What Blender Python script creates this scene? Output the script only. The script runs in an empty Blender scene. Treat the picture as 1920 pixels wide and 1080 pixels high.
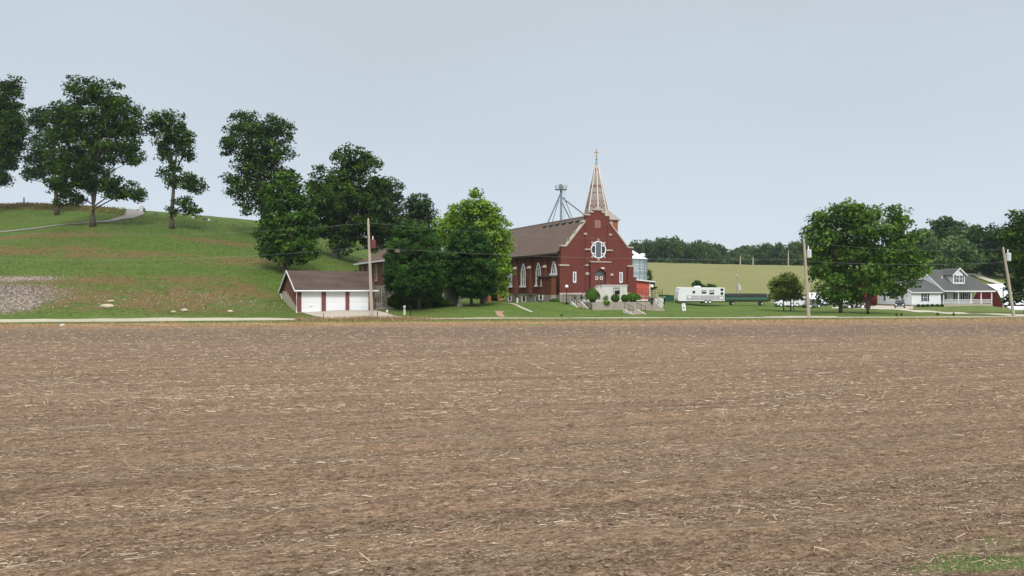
import bpy, math, random
import numpy as np
random.seed(7); RNG = np.random.default_rng(7)
scene = bpy.context.scene
COL = scene.collection
R = math.radians
F = 1400.0; CZ = 3.4          # focal length in 1920-px units, eye height
# ------------------------------------------------------------------ camera, world, sun
cam = bpy.data.cameras.new('camera'); cam.sensor_width = 36; cam.lens = F / 1920 * 36
cam.clip_start = 0.1; cam.clip_end = 6000
camo = bpy.data.objects.new('camera', cam); COL.objects.link(camo)
camo.location = (0, 0, CZ); camo.rotation_euler = (R(90), 0, 0); scene.camera = camo

SUN_EL, SUN_AZ = 46.0, 170.0    # azimuth clockwise from +Y
world = bpy.data.worlds.new('World'); scene.world = world; world.use_nodes = True
nt = world.node_tree; nt.nodes.clear()
def N(nt, t, **k):
    n = nt.nodes.new(t)
    for a, b in k.items():
        if a.startswith('i_'):
            n.inputs[a[2:].replace('_', ' ')].default_value = b
        else: setattr(n, a, b)
    return n
out = N(nt, 'ShaderNodeOutputWorld'); mixs = N(nt, 'ShaderNodeMixShader')
sky = N(nt, 'ShaderNodeTexSky'); sky.sky_type = 'NISHITA'; sky.sun_disc = False
sky.sun_elevation = R(SUN_EL); sky.sun_rotation = R(SUN_AZ)
bg1 = N(nt, 'ShaderNodeBackground'); bg1.inputs['Strength'].default_value = 0.08
bg2 = N(nt, 'ShaderNodeBackground'); bg2.inputs['Strength'].default_value = 1.0
tc = N(nt, 'ShaderNodeTexCoord'); sep = N(nt, 'ShaderNodeSeparateXYZ')
mp = N(nt, 'ShaderNodeMapping'); mp.inputs['Scale'].default_value = (1.0, 1.0, 2.6)
nz = N(nt, 'ShaderNodeTexNoise'); nz.inputs['Scale'].default_value = 1.7; nz.inputs['Detail'].default_value = 4; nz.inputs['Roughness'].default_value = 0.45
madd = N(nt, 'ShaderNodeMath', operation='MULTIPLY_ADD'); madd.inputs[1].default_value = 0.34; madd.inputs[2].default_value = -0.17
add = N(nt, 'ShaderNodeMath', operation='ADD')
ramp = N(nt, 'ShaderNodeValToRGB'); cr = ramp.color_ramp
cr.elements[0].position = 0.0; cr.elements[0].color = (.69, .765, .835, 1)
cr.elements[1].position = 1.0; cr.elements[1].color = (2.0, 2.0, 2.0, 1)
for p, c in ((.12, (.635, .720, .800)), (.25, (.590, .670, .740)), (.38, (.55, .615, .67)), (.50, (.56, .62, .67)), (.66, (1.1, 1.12, 1.14)), (.8, (1.9, 1.9, 1.9))):
    e = cr.elements.new(p); e.color = c + (1,)
L = nt.links.new
L(tc.outputs['Generated'], sep.inputs[0]); L(tc.outputs['Generated'], mp.inputs[0]); L(mp.outputs[0], nz.inputs['Vector'])
L(nz.outputs['Fac'], madd.inputs[0]); L(sep.outputs['Z'], add.inputs[0]); L(madd.outputs[0], add.inputs[1])
L(add.outputs[0], ramp.inputs[0]); L(ramp.outputs[0], bg2.inputs['Color']); L(sky.outputs[0], bg1.inputs['Color'])
mixs.inputs[0].default_value = 0.93
L(bg1.outputs[0], mixs.inputs[1]); L(bg2.outputs[0], mixs.inputs[2]); L(mixs.outputs[0], out.inputs['Surface'])
sl = bpy.data.lights.new('sun', 'SUN'); sl.energy = 2.5; sl.angle = R(16); sl.color = (1, .97, .92)
so = bpy.data.objects.new('sun', sl); COL.objects.link(so)
so.rotation_euler = (R(90 - SUN_EL), 0, R(180 - SUN_AZ))
scene.view_settings.view_transform = 'Standard'; scene.view_settings.look = 'None'
scene.view_settings.exposure = .08; scene.view_settings.gamma = 1
scene.cycles.transparent_max_bounces = 8; scene.cycles.max_bounces = 6

# ------------------------------------------------------------------ materials
MATS = {}
def mat(name, col, rough=.8, noise=None, bump=None, metal=0, spec=.12, stretch=(1, 1, 1), brick=None, tint=None, transl=0, alpha_emit=None):
    """noise=(scale, amount, colour2)  bump=(scale,strength,distance)  brick=(scale, mortar colour)"""
    if name in MATS: return MATS[name]
    m = bpy.data.materials.new(name); MATS[name] = m; m.use_nodes = True
    t = m.node_tree; b = t.nodes['Principled BSDF']; lk = t.links.new
    b.inputs['Base Color'].default_value = tuple(col) + (1,); b.inputs['Roughness'].default_value = rough
    b.inputs['Metallic'].default_value = metal; b.inputs['Specular IOR Level'].default_value = spec
    geo = N(t, 'ShaderNodeTexCoord'); src = None
    mp = N(t, 'ShaderNodeMapping'); mp.inputs['Scale'].default_value = stretch; lk(geo.outputs['Object'], mp.inputs[0])
    if brick:
        bt = N(t, 'ShaderNodeTexBrick'); bt.inputs['Scale'].default_value = brick[0]
        bt.inputs['Color1'].default_value = tuple(col) + (1,); bt.inputs['Color2'].default_value = tuple(c * brick[2] for c in col) + (1,)
        bt.inputs['Mortar'].default_value = tuple(brick[1]) + (1,); bt.inputs['Mortar Size'].default_value = .012
        # walls run along x or y: use x+y for the horizontal coordinate
        s = N(t, 'ShaderNodeSeparateXYZ'); lk(geo.outputs['Object'], s.inputs[0])
        a = N(t, 'ShaderNodeMath', operation='ADD'); lk(s.outputs[0], a.inputs[0]); lk(s.outputs[1], a.inputs[1])
        c = N(t, 'ShaderNodeCombineXYZ'); lk(a.outputs[0], c.inputs[0]); lk(s.outputs[2], c.inputs[1]); lk(c.outputs[0], bt.inputs['Vector'])
        src = bt.outputs['Color']
    if noise:
        for (sc, am, c2) in (noise if isinstance(noise, list) else [noise]):
            nz = N(t, 'ShaderNodeTexNoise'); nz.inputs['Scale'].default_value = sc; nz.inputs['Detail'].default_value = 6; nz.inputs['Roughness'].default_value = .65
            lk(mp.outputs[0], nz.inputs['Vector'])
            rp = N(t, 'ShaderNodeMapRange'); rp.inputs['From Min'].default_value = .38; rp.inputs['From Max'].default_value = .66; rp.inputs['To Max'].default_value = am
            lk(nz.outputs['Fac'], rp.inputs['Value'])
            mx = N(t, 'ShaderNodeMix', data_type='RGBA'); lk(rp.outputs[0], mx.inputs['Factor'])
            if src: lk(src, mx.inputs['A'])
            else: mx.inputs['A'].default_value = tuple(col) + (1,)
            mx.inputs['B'].default_value = tuple(c2) + (1,); src = mx.outputs['Result']
    if tint:
        at = N(t, 'ShaderNodeAttribute', attribute_name='tint')
        mx = N(t, 'ShaderNodeMix', data_type='RGBA'); lk(at.outputs['Fac'], mx.inputs['Factor'])
        mx.inputs['A'].default_value = tuple(col) + (1,); mx.inputs['B'].default_value = tuple(tint) + (1,); src = mx.outputs['Result']
    if src: lk(src, b.inputs['Base Color'])
    if bump:
        nb = N(t, 'ShaderNodeTexNoise'); nb.inputs['Scale'].default_value = bump[0]; nb.inputs['Detail'].default_value = 5
        lk(mp.outputs[0], nb.inputs['Vector'])
        bp = N(t, 'ShaderNodeBump'); bp.inputs['Strength'].default_value = bump[1]; bp.inputs['Distance'].default_value = bump[2]
        lk(nb.outputs['Fac'], bp.inputs['Height']); lk(bp.outputs[0], b.inputs['Normal'])
    if transl:
        tr = N(t, 'ShaderNodeBsdfTranslucent'); ms = N(t, 'ShaderNodeMixShader'); ms.inputs[0].default_value = transl
        if src: lk(src, tr.inputs['Color'])
        o = t.nodes['Material Output']; lk(b.outputs[0], ms.inputs[1]); lk(tr.outputs[0], ms.inputs[2]); lk(ms.outputs[0], o.inputs['Surface'])
    return m
def leafmat(name, a, b): return mat(name, a, rough=.75, spec=.08, tint=b, transl=.22)

brick_red = mat('red_brick', (.165, .041, .033), .85, brick=(4.2, (.16, .10, .085), .72), noise=[(.35, .45, (.115, .030, .025)), (5, .35, (.21, .070, .050))])
brick_side = mat('brown_brick', (.155, .049, .029), .85, brick=(4.2, (.15, .10, .08), .75), noise=[(.35, .45, (.105, .033, .021)), (5, .35, (.20, .075, .045))])
brick_orange = mat('orange_brick', (.36, .12, .06), .85, brick=(4.2, (.3, .2, .14), .8), noise=(.6, .4, (.26, .085, .05)))
brick_gar = mat('garage_brick', (.21, .07, .048), .85, brick=(4.2, (.25, .18, .15), .65), noise=(1.2, .4, (.13, .05, .045)))
stone = mat('limestone', (.50, .43, .36), .85, noise=(2.5, .6, (.34, .30, .25)), bump=(8, .3, .02))
paint_w = mat('white_paint', (.78, .79, .80), .5, noise=(.8, .35, (.66, .67, .68)))
conc = mat('concrete', (.36, .31, .26), .9, noise=[(1.1, .8, (.25, .215, .18)), (12, .4, (.44, .39, .33))], stretch=(1, 1, .25), bump=(20, .3, .01))
conc_w = mat('pale_concrete', (.62, .61, .56), .85, noise=[(1.6, .7, (.47, .47, .42)), (10, .3, (.70, .69, .64))], stretch=(1, 1, .22))
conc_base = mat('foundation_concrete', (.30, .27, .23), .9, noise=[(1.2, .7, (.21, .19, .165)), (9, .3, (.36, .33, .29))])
block_tan = mat('tan_block', (.42, .37, .29), .9, brick=(2.4, (.32, .28, .22), .9), noise=(1.5, .4, (.33, .29, .23)))
shingle = mat('brown_shingle', (.108, .078, .064), .9, noise=[(.25, .6, (.080, .056, .048)), (9, .6, (.155, .115, .094))], bump=(14, .5, .02))
shingle_d = mat('dark_brown_shingle', (.066, .047, .040), .9, noise=[(.55, .9, (.125, .090, .074)), (10, .5, (.05, .036, .031))], stretch=(.35, 1, 1.5), bump=(14, .5, .02))
shingle_g = mat('grey_shingle', (.082, .086, .084), .9, noise=[(.4, .6, (.062, .065, .066)), (9, .5, (.115, .118, .112))], bump=(14, .5, .02))
slate = mat('spire_slate', (.29, .255, .235), .8, noise=[(3, .7, (.22, .195, .18)), (14, .5, (.40, .37, .34))])
rust = mat('red_slate', (.17, .045, .04), .8)
glass = mat('dark_glass', (.012, .014, .018), .12, spec=.6)
glass_g = mat('grey_glass', (.10, .12, .15), .15, spec=.6)
black = mat('black_iron', (.012, .012, .013), .5)
rail_m = mat('dark_rail', (.055, .035, .03), .6)
globe_m = mat('opal_globe', (.85, .82, .77), .3)
gold = mat('aged_gilding', (.42, .26, .15), .5)
copper = mat('copper_green', (.22, .36, .34), .7)
wood_pole = mat('weathered_pole', (.42, .36, .30), .9, noise=[(2, .7, (.30, .25, .21)), (20, .4, (.5, .44, .37))], stretch=(4, 4, .35))
steel = mat('galvanised', (.50, .56, .60), .45, metal=.35, noise=(.9, .5, (.38, .45, .50)))
steel_d = mat('grey_steel', (.20, .23, .26), .6)
alum = mat('trailer_white', (.74, .75, .76), .4, noise=(1.2, .3, (.62, .64, .66)))
alum_g = mat('trailer_grey', (.42, .42, .44), .5)
green_p = mat('green_machine', (.018, .085, .045), .5, noise=(3, .5, (.03, .06, .04)))
tyre_m = mat('tyre', (.02, .02, .02), .9)
red_metal = mat('red_siding', (.19, .016, .018), .6, noise=(1.5, .4, (.14, .014, .016)))
orange_w = mat('orange_siding', (.56, .12, .085), .7, noise=(2, .5, (.46, .09, .07)), stretch=(1, 1, 4))
white_metal = mat('white_metal_roof', (.70, .72, .76), .4, noise=(.8, .5, (.58, .61, .66)))
vinyl = mat('white_vinyl', (.76, .77, .80), .55, noise=(3, .25, (.68, .69, .72)), stretch=(.2, .2, 5))
bark = mat('bark', (.075, .06, .048), .95, noise=(4, .7, (.12, .10, .08)), stretch=(3, 3, .5), bump=(12, .8, .03))
door_w = mat('brown_door', (.14, .065, .045), .7)

# ------------------------------------------------------------------ builders
class MB:
    def __init__(s): s.v = []; s.f = []
    def add(s, vs, fs):
        o = len(s.v); s.v += [tuple(p) for p in vs]; s.f += [tuple(i + o for i in f) for f in fs]; return s
    def box(s, x0, x1, y0, y1, z0, z1):
        return s.add([(x0, y0, z0), (x1, y0, z0), (x1, y1, z0), (x0, y1, z0), (x0, y0, z1), (x1, y0, z1), (x1, y1, z1), (x0, y1, z1)],
                     [(0, 3, 2, 1), (4, 5, 6, 7), (0, 1, 5, 4), (1, 2, 6, 5), (2, 3, 7, 6), (3, 0, 4, 7)])
    def prism(s, poly, a, b, ax='y'):
        """poly = [(p,q)..] outline; extruded from a to b along ax. ax y: (x,z); ax x: (y,z); ax z: (x,y)"""
        n = len(poly)
        def m(p, t): return (p[0], t, p[1]) if ax == 'y' else (t, p[0], p[1]) if ax == 'x' else (p[0], p[1], t)
        vs = [m(p, a) for p in poly] + [m(p, b) for p in poly]
        fs = [tuple(range(n)), tuple(range(2 * n - 1, n - 1, -1))] + [(i, (i + 1) % n, n + (i + 1) % n, n + i) for i in range(n)]
        return s.add(vs, fs)
    def tube(s, pts, r, seg=6, r2=None, cap=True):
        import mathutils
        pts = [mathutils.Vector(p) for p in pts]; n = len(pts); o = len(s.v)
        for i, p in enumerate(pts):
            d = (pts[min(i + 1, n - 1)] - pts[max(i - 1, 0)]).normalized()
            u = d.cross(mathutils.Vector((0, 0, 1)))
            if u.length < .05: u = d.cross(mathutils.Vector((1, 0, 0)))
            u.normalize(); w = d.cross(u)
            rr = r if not isinstance(r, (list, tuple)) else r[i]
            if r2 is not None: rr = r + (r2 - r) * i / (n - 1)
            for k in range(seg):
                a = 2 * math.pi * k / seg; s.v.append(tuple(p + u * (rr * math.cos(a)) + w * (rr * math.sin(a))))
        for i in range(n - 1):
            for k in range(seg):
                k2 = (k + 1) % seg; s.f.append((o + i * seg + k, o + i * seg + k2, o + (i + 1) * seg + k2, o + (i + 1) * seg + k))
        if cap: s.f.append(tuple(o + k for k in range(seg))[::-1]); s.f.append(tuple(o + (n - 1) * seg + k for k in range(seg)))
        return s
    def lathe(s, prof, cx=0, cy=0, seg=12, rot=0):
        o = len(s.v)
        for (r, z) in prof:
            for k in range(seg):
                a = 2 * math.pi * k / seg + rot; s.v.append((cx + r * math.cos(a), cy + r * math.sin(a), z))
        n = len(prof)
        for i in range(n - 1):
            for k in range(seg):
                k2 = (k + 1) % seg; s.f.append((o + i * seg + k, o + i * seg + k2, o + (i + 1) * seg + k2, o + (i + 1) * seg + k))
        s.f.append(tuple(o + k for k in range(seg))[::-1]); s.f.append(tuple(o + (n - 1) * seg + k for k in range(seg)))
        return s
    def disc(s, c, r, ax, t, seg=16):
        """short cylinder about axis ax centred at c, thickness t"""
        d = {'x': (t / 2, 0, 0), 'y': (0, t / 2, 0), 'z': (0, 0, t / 2)}[ax]
        return s.tube([(c[0] - d[0], c[1] - d[1], c[2] - d[2]), (c[0] + d[0], c[1] + d[1], c[2] + d[2])], r, seg)
    def ring(s, cx, cz, ro, ri, y0, y1, seg=24):
        """vertical ring in the xz plane"""
        o = len(s.v)
        for k in range(seg):
            a = 2 * math.pi * k / seg; c, d = math.cos(a), math.sin(a)
            s.v += [(cx + ro * c, y0, cz + ro * d), (cx + ri * c, y0, cz + ri * d), (cx + ri * c, y1, cz + ri * d), (cx + ro * c, y1, cz + ro * d)]
        for k in range(seg):
            a = o + 4 * k; b = o + 4 * ((k + 1) % seg)
            for i in range(4): s.f.append((a + i, a + (i + 1) % 4, b + (i + 1) % 4, b + i))
        return s
def put(o, label=None, cat=None, group=None, kind=None):
    if label: o['label'] = label
    if cat: o['category'] = cat
    if group: o['group'] = group
    if kind: o['kind'] = kind
    return o
def obj(name, mb, m, parent=None, smooth=False):
    me = bpy.data.meshes.new(name); me.from_pydata(mb.v, [], mb.f); me.validate(); me.update()
    if m: me.materials.append(m)
    if smooth: me.polygons.foreach_set('use_smooth', [True] * len(me.polygons))
    o = bpy.data.objects.new(name, me); COL.objects.link(o)
    if parent: o.parent = parent
    return o
def thing(name, loc, rz, label, cat, group=None):
    o = bpy.data.objects.new(name, None); COL.objects.link(o); o.location = loc; o.rotation_euler = (0, 0, R(rz))
    o.empty_display_size = .3
    return put(o, label, cat, group)
def npmesh(name, V, nper, m, parent=None, tint=None, smooth=False):
    """V: (n*nper,3) verts; each consecutive nper verts is a face"""
    me = bpy.data.meshes.new(name); nv = len(V); nf = nv // nper
    me.vertices.add(nv); me.vertices.foreach_set('co', np.asarray(V, dtype=np.float32).ravel())
    me.loops.add(nv); me.loops.foreach_set('vertex_index', np.arange(nv, dtype=np.int32))
    me.polygons.add(nf); me.polygons.foreach_set('loop_start', np.arange(0, nv, nper, dtype=np.int32))
    if tint is not None:
        a = me.attributes.new('tint', 'FLOAT', 'FACE'); a.data.foreach_set('value', np.asarray(tint, dtype=np.float32))
    me.update(calc_edges=True); me.materials.append(m)
    o = bpy.data.objects.new(name, me); COL.objects.link(o)
    if parent: o.parent = parent
    return o
def gridmesh(name, X, Y, Z, m, attrs=None, smooth=True):
    ny, nx = X.shape; me = bpy.data.meshes.new(name)
    V = np.stack([X, Y, Z], -1).reshape(-1, 3).astype(np.float32)
    i = np.arange((ny - 1) * (nx - 1)); r = i // (nx - 1); c = i % (nx - 1); a = r * nx + c
    Fq = np.stack([a, a + 1, a + nx + 1, a + nx], -1).astype(np.int32)
    me.vertices.add(len(V)); me.vertices.foreach_set('co', V.ravel())
    me.loops.add(Fq.size); me.loops.foreach_set('vertex_index', Fq.ravel())
    me.polygons.add(len(Fq)); me.polygons.foreach_set('loop_start', np.arange(0, Fq.size, 4, dtype=np.int32))
    me.polygons.foreach_set('use_smooth', np.full(len(Fq), smooth))
    for k, v in (attrs or {}).items():
        at = me.attributes.new(k, 'FLOAT', 'POINT'); at.data.foreach_set('value', v.ravel().astype(np.float32))
    me.update(calc_edges=True); me.materials.append(m)
    o = bpy.data.objects.new(name, me); COL.objects.link(o); return o

# ------------------------------------------------------------------ terrain
def zof(py, Y): return CZ - (py - 540) * Y / F
def xof(px, Y): return (px - 960) / F * Y
CP = []   # control points (x,y,z)
def cp(px, py, Y): CP.append((xof(px, Y), Y, zof(py, Y)))
for px, py, Y in [
    (-250, 372, 150), (-100, 376, 150), (0, 380, 150), (130, 384, 152), (230, 393, 150), (270, 401, 148), (330, 406, 145), (400, 417, 143), (480, 430, 140),
    (560, 447, 142), (620, 456, 148), (650, 463, 150), (690, 478, 150), (760, 500, 152), (850, 520, 155), (960, 536, 165),
    (-100, 400, 138), (0, 405, 138), (107, 407, 138), (200, 412, 136), (174, 425, 125), (60, 432, 124), (-100, 440, 122), (322, 428, 125), (240, 418, 130), (450, 447, 125), (540, 462, 125), (630, 482, 122),
    (0, 457, 112), (150, 456, 112), (300, 459, 112), (450, 470, 112), (-150, 460, 112), (560, 485, 112), (640, 500, 113),
    (0, 505, 98), (150, 505, 98), (300, 505, 98), (420, 508, 98), (520, 508, 99), (-150, 505, 98), (600, 512, 103), (660, 520, 106),
    (0, 550, 86), (150, 550, 86), (300, 552, 86.5), (420, 555, 87), (500, 562, 88), (-150, 550, 86),
    (0, 575, 81), (150, 577, 81), (300, 580, 81.5), (420, 583, 82), (480, 588, 82), (520, 592, 82),
    # garage surroundings
    (524, 560, 90.6), (555, 588, 84.7), (590, 590, 84.5), (640, 588, 86), (700, 586, 88.7), (545, 578, 87), (690, 560, 97), (640, 545, 97), (570, 538, 96),
    # lawn in front of the parish house and church
    (740, 585, 87), (786, 578, 92), (860, 573, 97), (930, 567, 105), (1000, 567, 108), (1045, 567.5, 102), (960, 580, 93), (1000, 586, 90), (880, 586, 88),
    (1062, 568, 99), (1100, 586, 95), (1160, 587, 95), (1230, 585, 98), (1250, 583, 101), (1180, 592, 88.5), (1100, 591, 89.5),
    (740, 578, 96), (700, 560, 104), (800, 560, 112), (850, 560, 120), (1260, 573, 118),
    (1240, 566, 122), (1200, 556, 140), (1100, 552, 150), (1000, 550, 150), (1300, 573, 128), (1370, 573, 130), (1440, 574, 130), (1500, 575, 130),
    (1300, 590, 96), (1400, 588, 100), (1500, 589, 98), (1600, 588, 100), (1700, 589, 99), (1800, 590, 98), (1900, 590, 97),
    (1576, 587, 101), (1627, 588, 100), (1600, 577, 128), (1700, 577, 133), (1710, 576, 138), (1780, 574, 142), (1850, 574, 145), (1890, 578.5, 150), (1900, 578, 140), (2000, 578, 145), (2150, 580, 130),
    (1700, 572, 152), (1780, 572, 152), (1855, 574, 155),
    # far right hills
    (1230, 560, 190), (1350, 561, 190), (1480, 562, 190), (1600, 562, 180),
    (1220, 528, 250), (1350, 528, 250), (1480, 530, 250), (1600, 531, 250),
    (1210, 493, 330), (1300, 495, 330), (1400, 497, 330), (1500, 498, 330), (1600, 500, 330), (1050, 497, 340), (900, 505, 340),
    (1740, 535, 200), (1800, 516, 200), (1850, 530, 185), (1895, 543, 172), (1960, 560, 165), (1850, 509, 220), (1920, 520, 210), (2050, 520, 210), (2200, 530, 200),
    (1750, 490, 260), (1900, 490, 250), (2050, 490, 250)]: cp(px, py, Y)
def yroad(x): return np.interp(x, [-90, -49, -35, -20, 0, 25, 56, 100], [70.5, 74.6, 77.2, 80.3, 83.6, 84.6, 87.0, 90])
def yplow(x): return 70.5 + .125 * np.asarray(x)
for x in range(-90, 131, 10):
    CP.append((x, float(yroad(x)), 0)); CP.append((x, float(yroad(x)) - 6, 0)); CP.append((x, 55, 0))
    if x > -25: CP.append((x, float(yroad(x)) + 2.5, .05))
for x, y, z in [(-90, 100, 8), (-95, 120, 13), (-95, 145, 19), (-95, 170, 20), (-40, 175, 17), (-60, 200, 16), (-10, 200, 4), (30, 175, 1), (60, 175, 0), (120, 110, 0), (140, 150, 0), (0, 260, 3), (-60, 300, 8)]: CP.append((x, y, z))
CPa = np.array(CP)
def rbf(d): return np.sqrt(d * d + 36.0)
_D = np.linalg.norm(CPa[:, None, :2] - CPa[None, :, :2], axis=-1)
_n = len(CPa); _A = np.zeros((_n + 1, _n + 1)); _A[:_n, :_n] = rbf(_D) - np.eye(_n) * .25; _A[_n, :_n] = 1; _A[:_n, _n] = 1
_W = np.linalg.solve(_A, np.append(CPa[:, 2], 0))
GX = np.unique(np.concatenate([np.linspace(-3000, -150, 8), np.linspace(-150, -80, 20), np.linspace(-80, 110, 211), np.linspace(110, 200, 24), np.linspace(200, 3000, 8)]))
GY = np.unique(np.concatenate([np.linspace(-400, 50, 12), np.linspace(50, 66, 9), np.linspace(66, 130, 86), np.linspace(130, 210, 61), np.linspace(210, 420, 50), np.linspace(420, 3500, 10)]))
XX, YY = np.meshgrid(GX, GY)
def raw(x, y):
    xc = np.clip(x, -95, 150); yc = np.clip(y, 55, 345)
    out = np.full(x.shape, _W[_n])
    for i in range(_n): out = out + _W[i] * rbf(np.hypot(xc - CPa[i, 0], yc - CPa[i, 1]))
    return out
ZZ = raw(XX, YY)
flat = np.clip((yroad(XX) + 1.5 - YY) / 3, 0, 1); ZZ = ZZ * (1 - flat)
ZZ = np.where(YY < yplow(XX) - 2.0, -.35, ZZ)
dist = np.clip((YY - 345) / 300, 0, 1); ZZ = ZZ * (1 - dist)
ramp_l = np.clip((np.abs(XX - 20) - 200) / 400, 0, 1); ZZ = ZZ * (1 - ramp_l)
ZZ = ZZ + np.where(YY > yroad(XX) + 3, 0.10 * np.sin(XX * .33 + YY * .2) * np.sin(YY * .41) + .05 * np.sin(XX * .9 + 2) * np.sin(YY * .8), 0)
def hgt(x, y):
    x = np.asarray(x, float); y = np.asarray(y, float)
    i = np.clip(np.searchsorted(GX, x) - 1, 0, len(GX) - 2); j = np.clip(np.searchsorted(GY, y) - 1, 0, len(GY) - 2)
    u = (x - GX[i]) / (GX[i + 1] - GX[i]); v = (y - GY[j]) / (GY[j + 1] - GY[j])
    return ZZ[j, i] * (1 - u) * (1 - v) + ZZ[j, i + 1] * u * (1 - v) + ZZ[j + 1, i] * (1 - u) * v + ZZ[j + 1, i + 1] * u * v
def at(px, Y): x = xof(px, Y); return (x, Y, float(hgt(x, Y)))
# ground cover zones: straw margin, brown wear, stony spoil, summer pasture
def blob(cx, cy, rx, ry): return np.exp(-(((XX - cx) / rx) ** 2 + ((YY - cy) / ry) ** 2))
straw = np.clip(1 - np.abs(YY - (yplow(XX) + 2.6)) / 4.2, 0, 1) * (YY > 50)
straw = np.clip(straw * 2.2, 0, 1)
brown = np.zeros_like(XX)
for px, Y, rx, ry in [(90, 118, 10, 2.2), (30, 108, 12, 2.5), (220, 106, 10, 2), (180, 92, 6, 2.2), (350, 93, 6, 2), (440, 90, 4, 3), (240, 84, 12, 3.5), (400, 118, 7, 2), (450, 104, 7, 2.5), (60, 86, 6, 4), (10, 150, 14, 5), (20, 92, 8, 2.5), (330, 86, 9, 3.5)]:
    brown = np.maximum(brown, blob(xof(px, Y), Y, rx, ry))
stony = np.zeros_like(XX)
for px, Y, rx, ry in [(10, 82, 4.5, 4.2), (40, 93, 5, 2), (-60, 85, 12, 6), (340, 83.5, 4, 2)]:
    stony = np.maximum(stony, blob(xof(px, Y), Y, rx, ry) * (.35 if px == 340 else 1))
past = np.clip((YY - 165 + np.clip(-XX, 0, 60) * 2) / 25, 0, 1) * (XX > 5) * np.clip((160 - XX) / 30, 0, 1)
past = np.where((XX > .52 * YY) & (YY < 400), .25, past)
gm = bpy.data.materials.new('grassland'); gm.use_nodes = True
t = gm.node_tree; b = t.nodes['Principled BSDF']; lk = t.links.new; b.inputs['Roughness'].default_value = .95; b.inputs['Specular IOR Level'].default_value = .1
gc = N(t, 'ShaderNodeTexCoord')
def noise_n(sc, det=5, st=(1, 1, 1), ro=.6, rot=0):
    m_ = N(t, 'ShaderNodeMapping'); m_.inputs['Scale'].default_value = st; m_.inputs['Rotation'].default_value = (0, 0, R(rot) if not st[0] == 1 else 0); m_.vector_type = 'TEXTURE' if False else 'POINT'
    if rot:
        q = N(t, 'ShaderNodeMapping'); q.inputs['Rotation'].default_value = (0, 0, R(-rot)); lk(gc.outputs['Object'], q.inputs[0]); m_.inputs['Rotation'].default_value = (0, 0, 0); lk(q.outputs[0], m_.inputs[0])
    else:
        m_.inputs['Rotation'].default_value = (0, 0, 0); lk(gc.outputs['Object'], m_.inputs[0])
    n = N(t, 'ShaderNodeTexNoise'); n.inputs['Scale'].default_value = sc; n.inputs['Detail'].default_value = det; n.inputs['Roughness'].default_value = ro
    lk(m_.outputs[0], n.inputs['Vector']); return n.outputs['Fac']
def rng(v, a, b_, c=0, d=1):
    r = N(t, 'ShaderNodeMapRange'); lk(v, r.inputs['Value'])
    r.inputs['From Min'].default_value = a; r.inputs['From Max'].default_value = b_; r.inputs['To Min'].default_value = c; r.inputs['To Max'].default_value = d
    return r.outputs[0]
def mixc(f, A, B):
    m_ = N(t, 'ShaderNodeMix', data_type='RGBA')
    if isinstance(f, float): m_.inputs['Factor'].default_value = f
    else: lk(f, m_.inputs['Factor'])
    for k, v in (('A', A), ('B', B)):
        if isinstance(v, tuple): m_.inputs[k].default_value = v + (1,)
        else: lk(v, m_.inputs[k])
    return m_.outputs['Result']
def mth(op, a, b_):
    m_ = N(t, 'ShaderNodeMath', operation=op)
    for i, v in enumerate((a, b_)):
        if isinstance(v, (int, float)): m_.inputs[i].default_value = v
        else: lk(v, m_.inputs[i])
    return m_.outputs[0]
def attr(n): return N(t, 'ShaderNodeAttribute', attribute_name=n).outputs['Fac']
fine = noise_n(2.6, 6, (.55, 1, 1), .75); mid = noise_n(.22, 5, (.6, 1.3, 1)); big = noise_n(.045, 3)
fine2 = noise_n(9, 4, (.5, 1, 1), .8)
c = mixc(rng(mid, .35, .65), (.068, .118, .020), (.108, .165, .030))
c = mixc(rng(big, .4, .65, 0, .5), c, (.110, .138, .034))
c = mixc(rng(fine, .42, .62, 0, .75), c, (.045, .080, .016))
c = mixc(rng(noise_n(.6, 6, (.25, 1.4, 1), .75), .50, .66, 0, .55), c, (.150, .165, .060))
c = mixc(mth('MULTIPLY', rng(noise_n(.16, 4, (.4, 1.5, 1), .7), .50, .64, 0, .6), attr('slope')), c, (.120, .090, .036))
c = mixc(mth('MULTIPLY', attr('slope'), rng(noise_n(.35, 5, (.4, 1.5, 1), .7), .35, .6, .35, .8)), c, mixc(rng(fine, .40, .62), (.080, .128, .022), (.038, .066, .012)))
bz = mth('MULTIPLY', mth('MULTIPLY', attr('brown'), 1.5), rng(noise_n(.5, 5, (.7, 1.5, 1)), .35, .6))
c = mixc(rng(bz, .06, .7, 0, .85), c, mixc(rng(fine, .4, .65), (.160, .096, .043), (.100, .078, .034)))
vor = N(t, 'ShaderNodeTexVoronoi'); vor.inputs['Scale'].default_value = 2.6; lk(gc.outputs['Object'], vor.inputs['Vector'])
stc = mixc(rng(vor.outputs['Distance'], .1, .5), (.42, .36, .30), (.12, .095, .08))
sz = mth('ADD', attr('stony'), mth('MULTIPLY', mth('SUBTRACT', fine, .5), 1.4))
c = mixc(rng(sz, .38, .62), c, stc)
pz = mixc(rng(noise_n(.25, 6, (.35, 1.6, 1), .7), .3, .7), (.155, .160, .060), (.225, .220, .092))
pz = mixc(rng(fine, .4, .7, 0, .4), pz, (.12, .12, .045))
c = mixc(attr('pasture'), c, pz)
dz = mth('ADD', attr('straw'), mth('MULTIPLY', mth('SUBTRACT', noise_n(.8, 5, (.4, 1, 1)), .5), 1.6))
c = mixc(rng(dz, .3, .7), c, mixc(rng(fine, .35, .65), (.38, .26, .14), (.20, .14, .07)))
lk(c, b.inputs['Base Color'])
bp = N(t, 'ShaderNodeBump'); bp.inputs['Strength'].default_value = .8; bp.inputs['Distance'].default_value = .12
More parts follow.
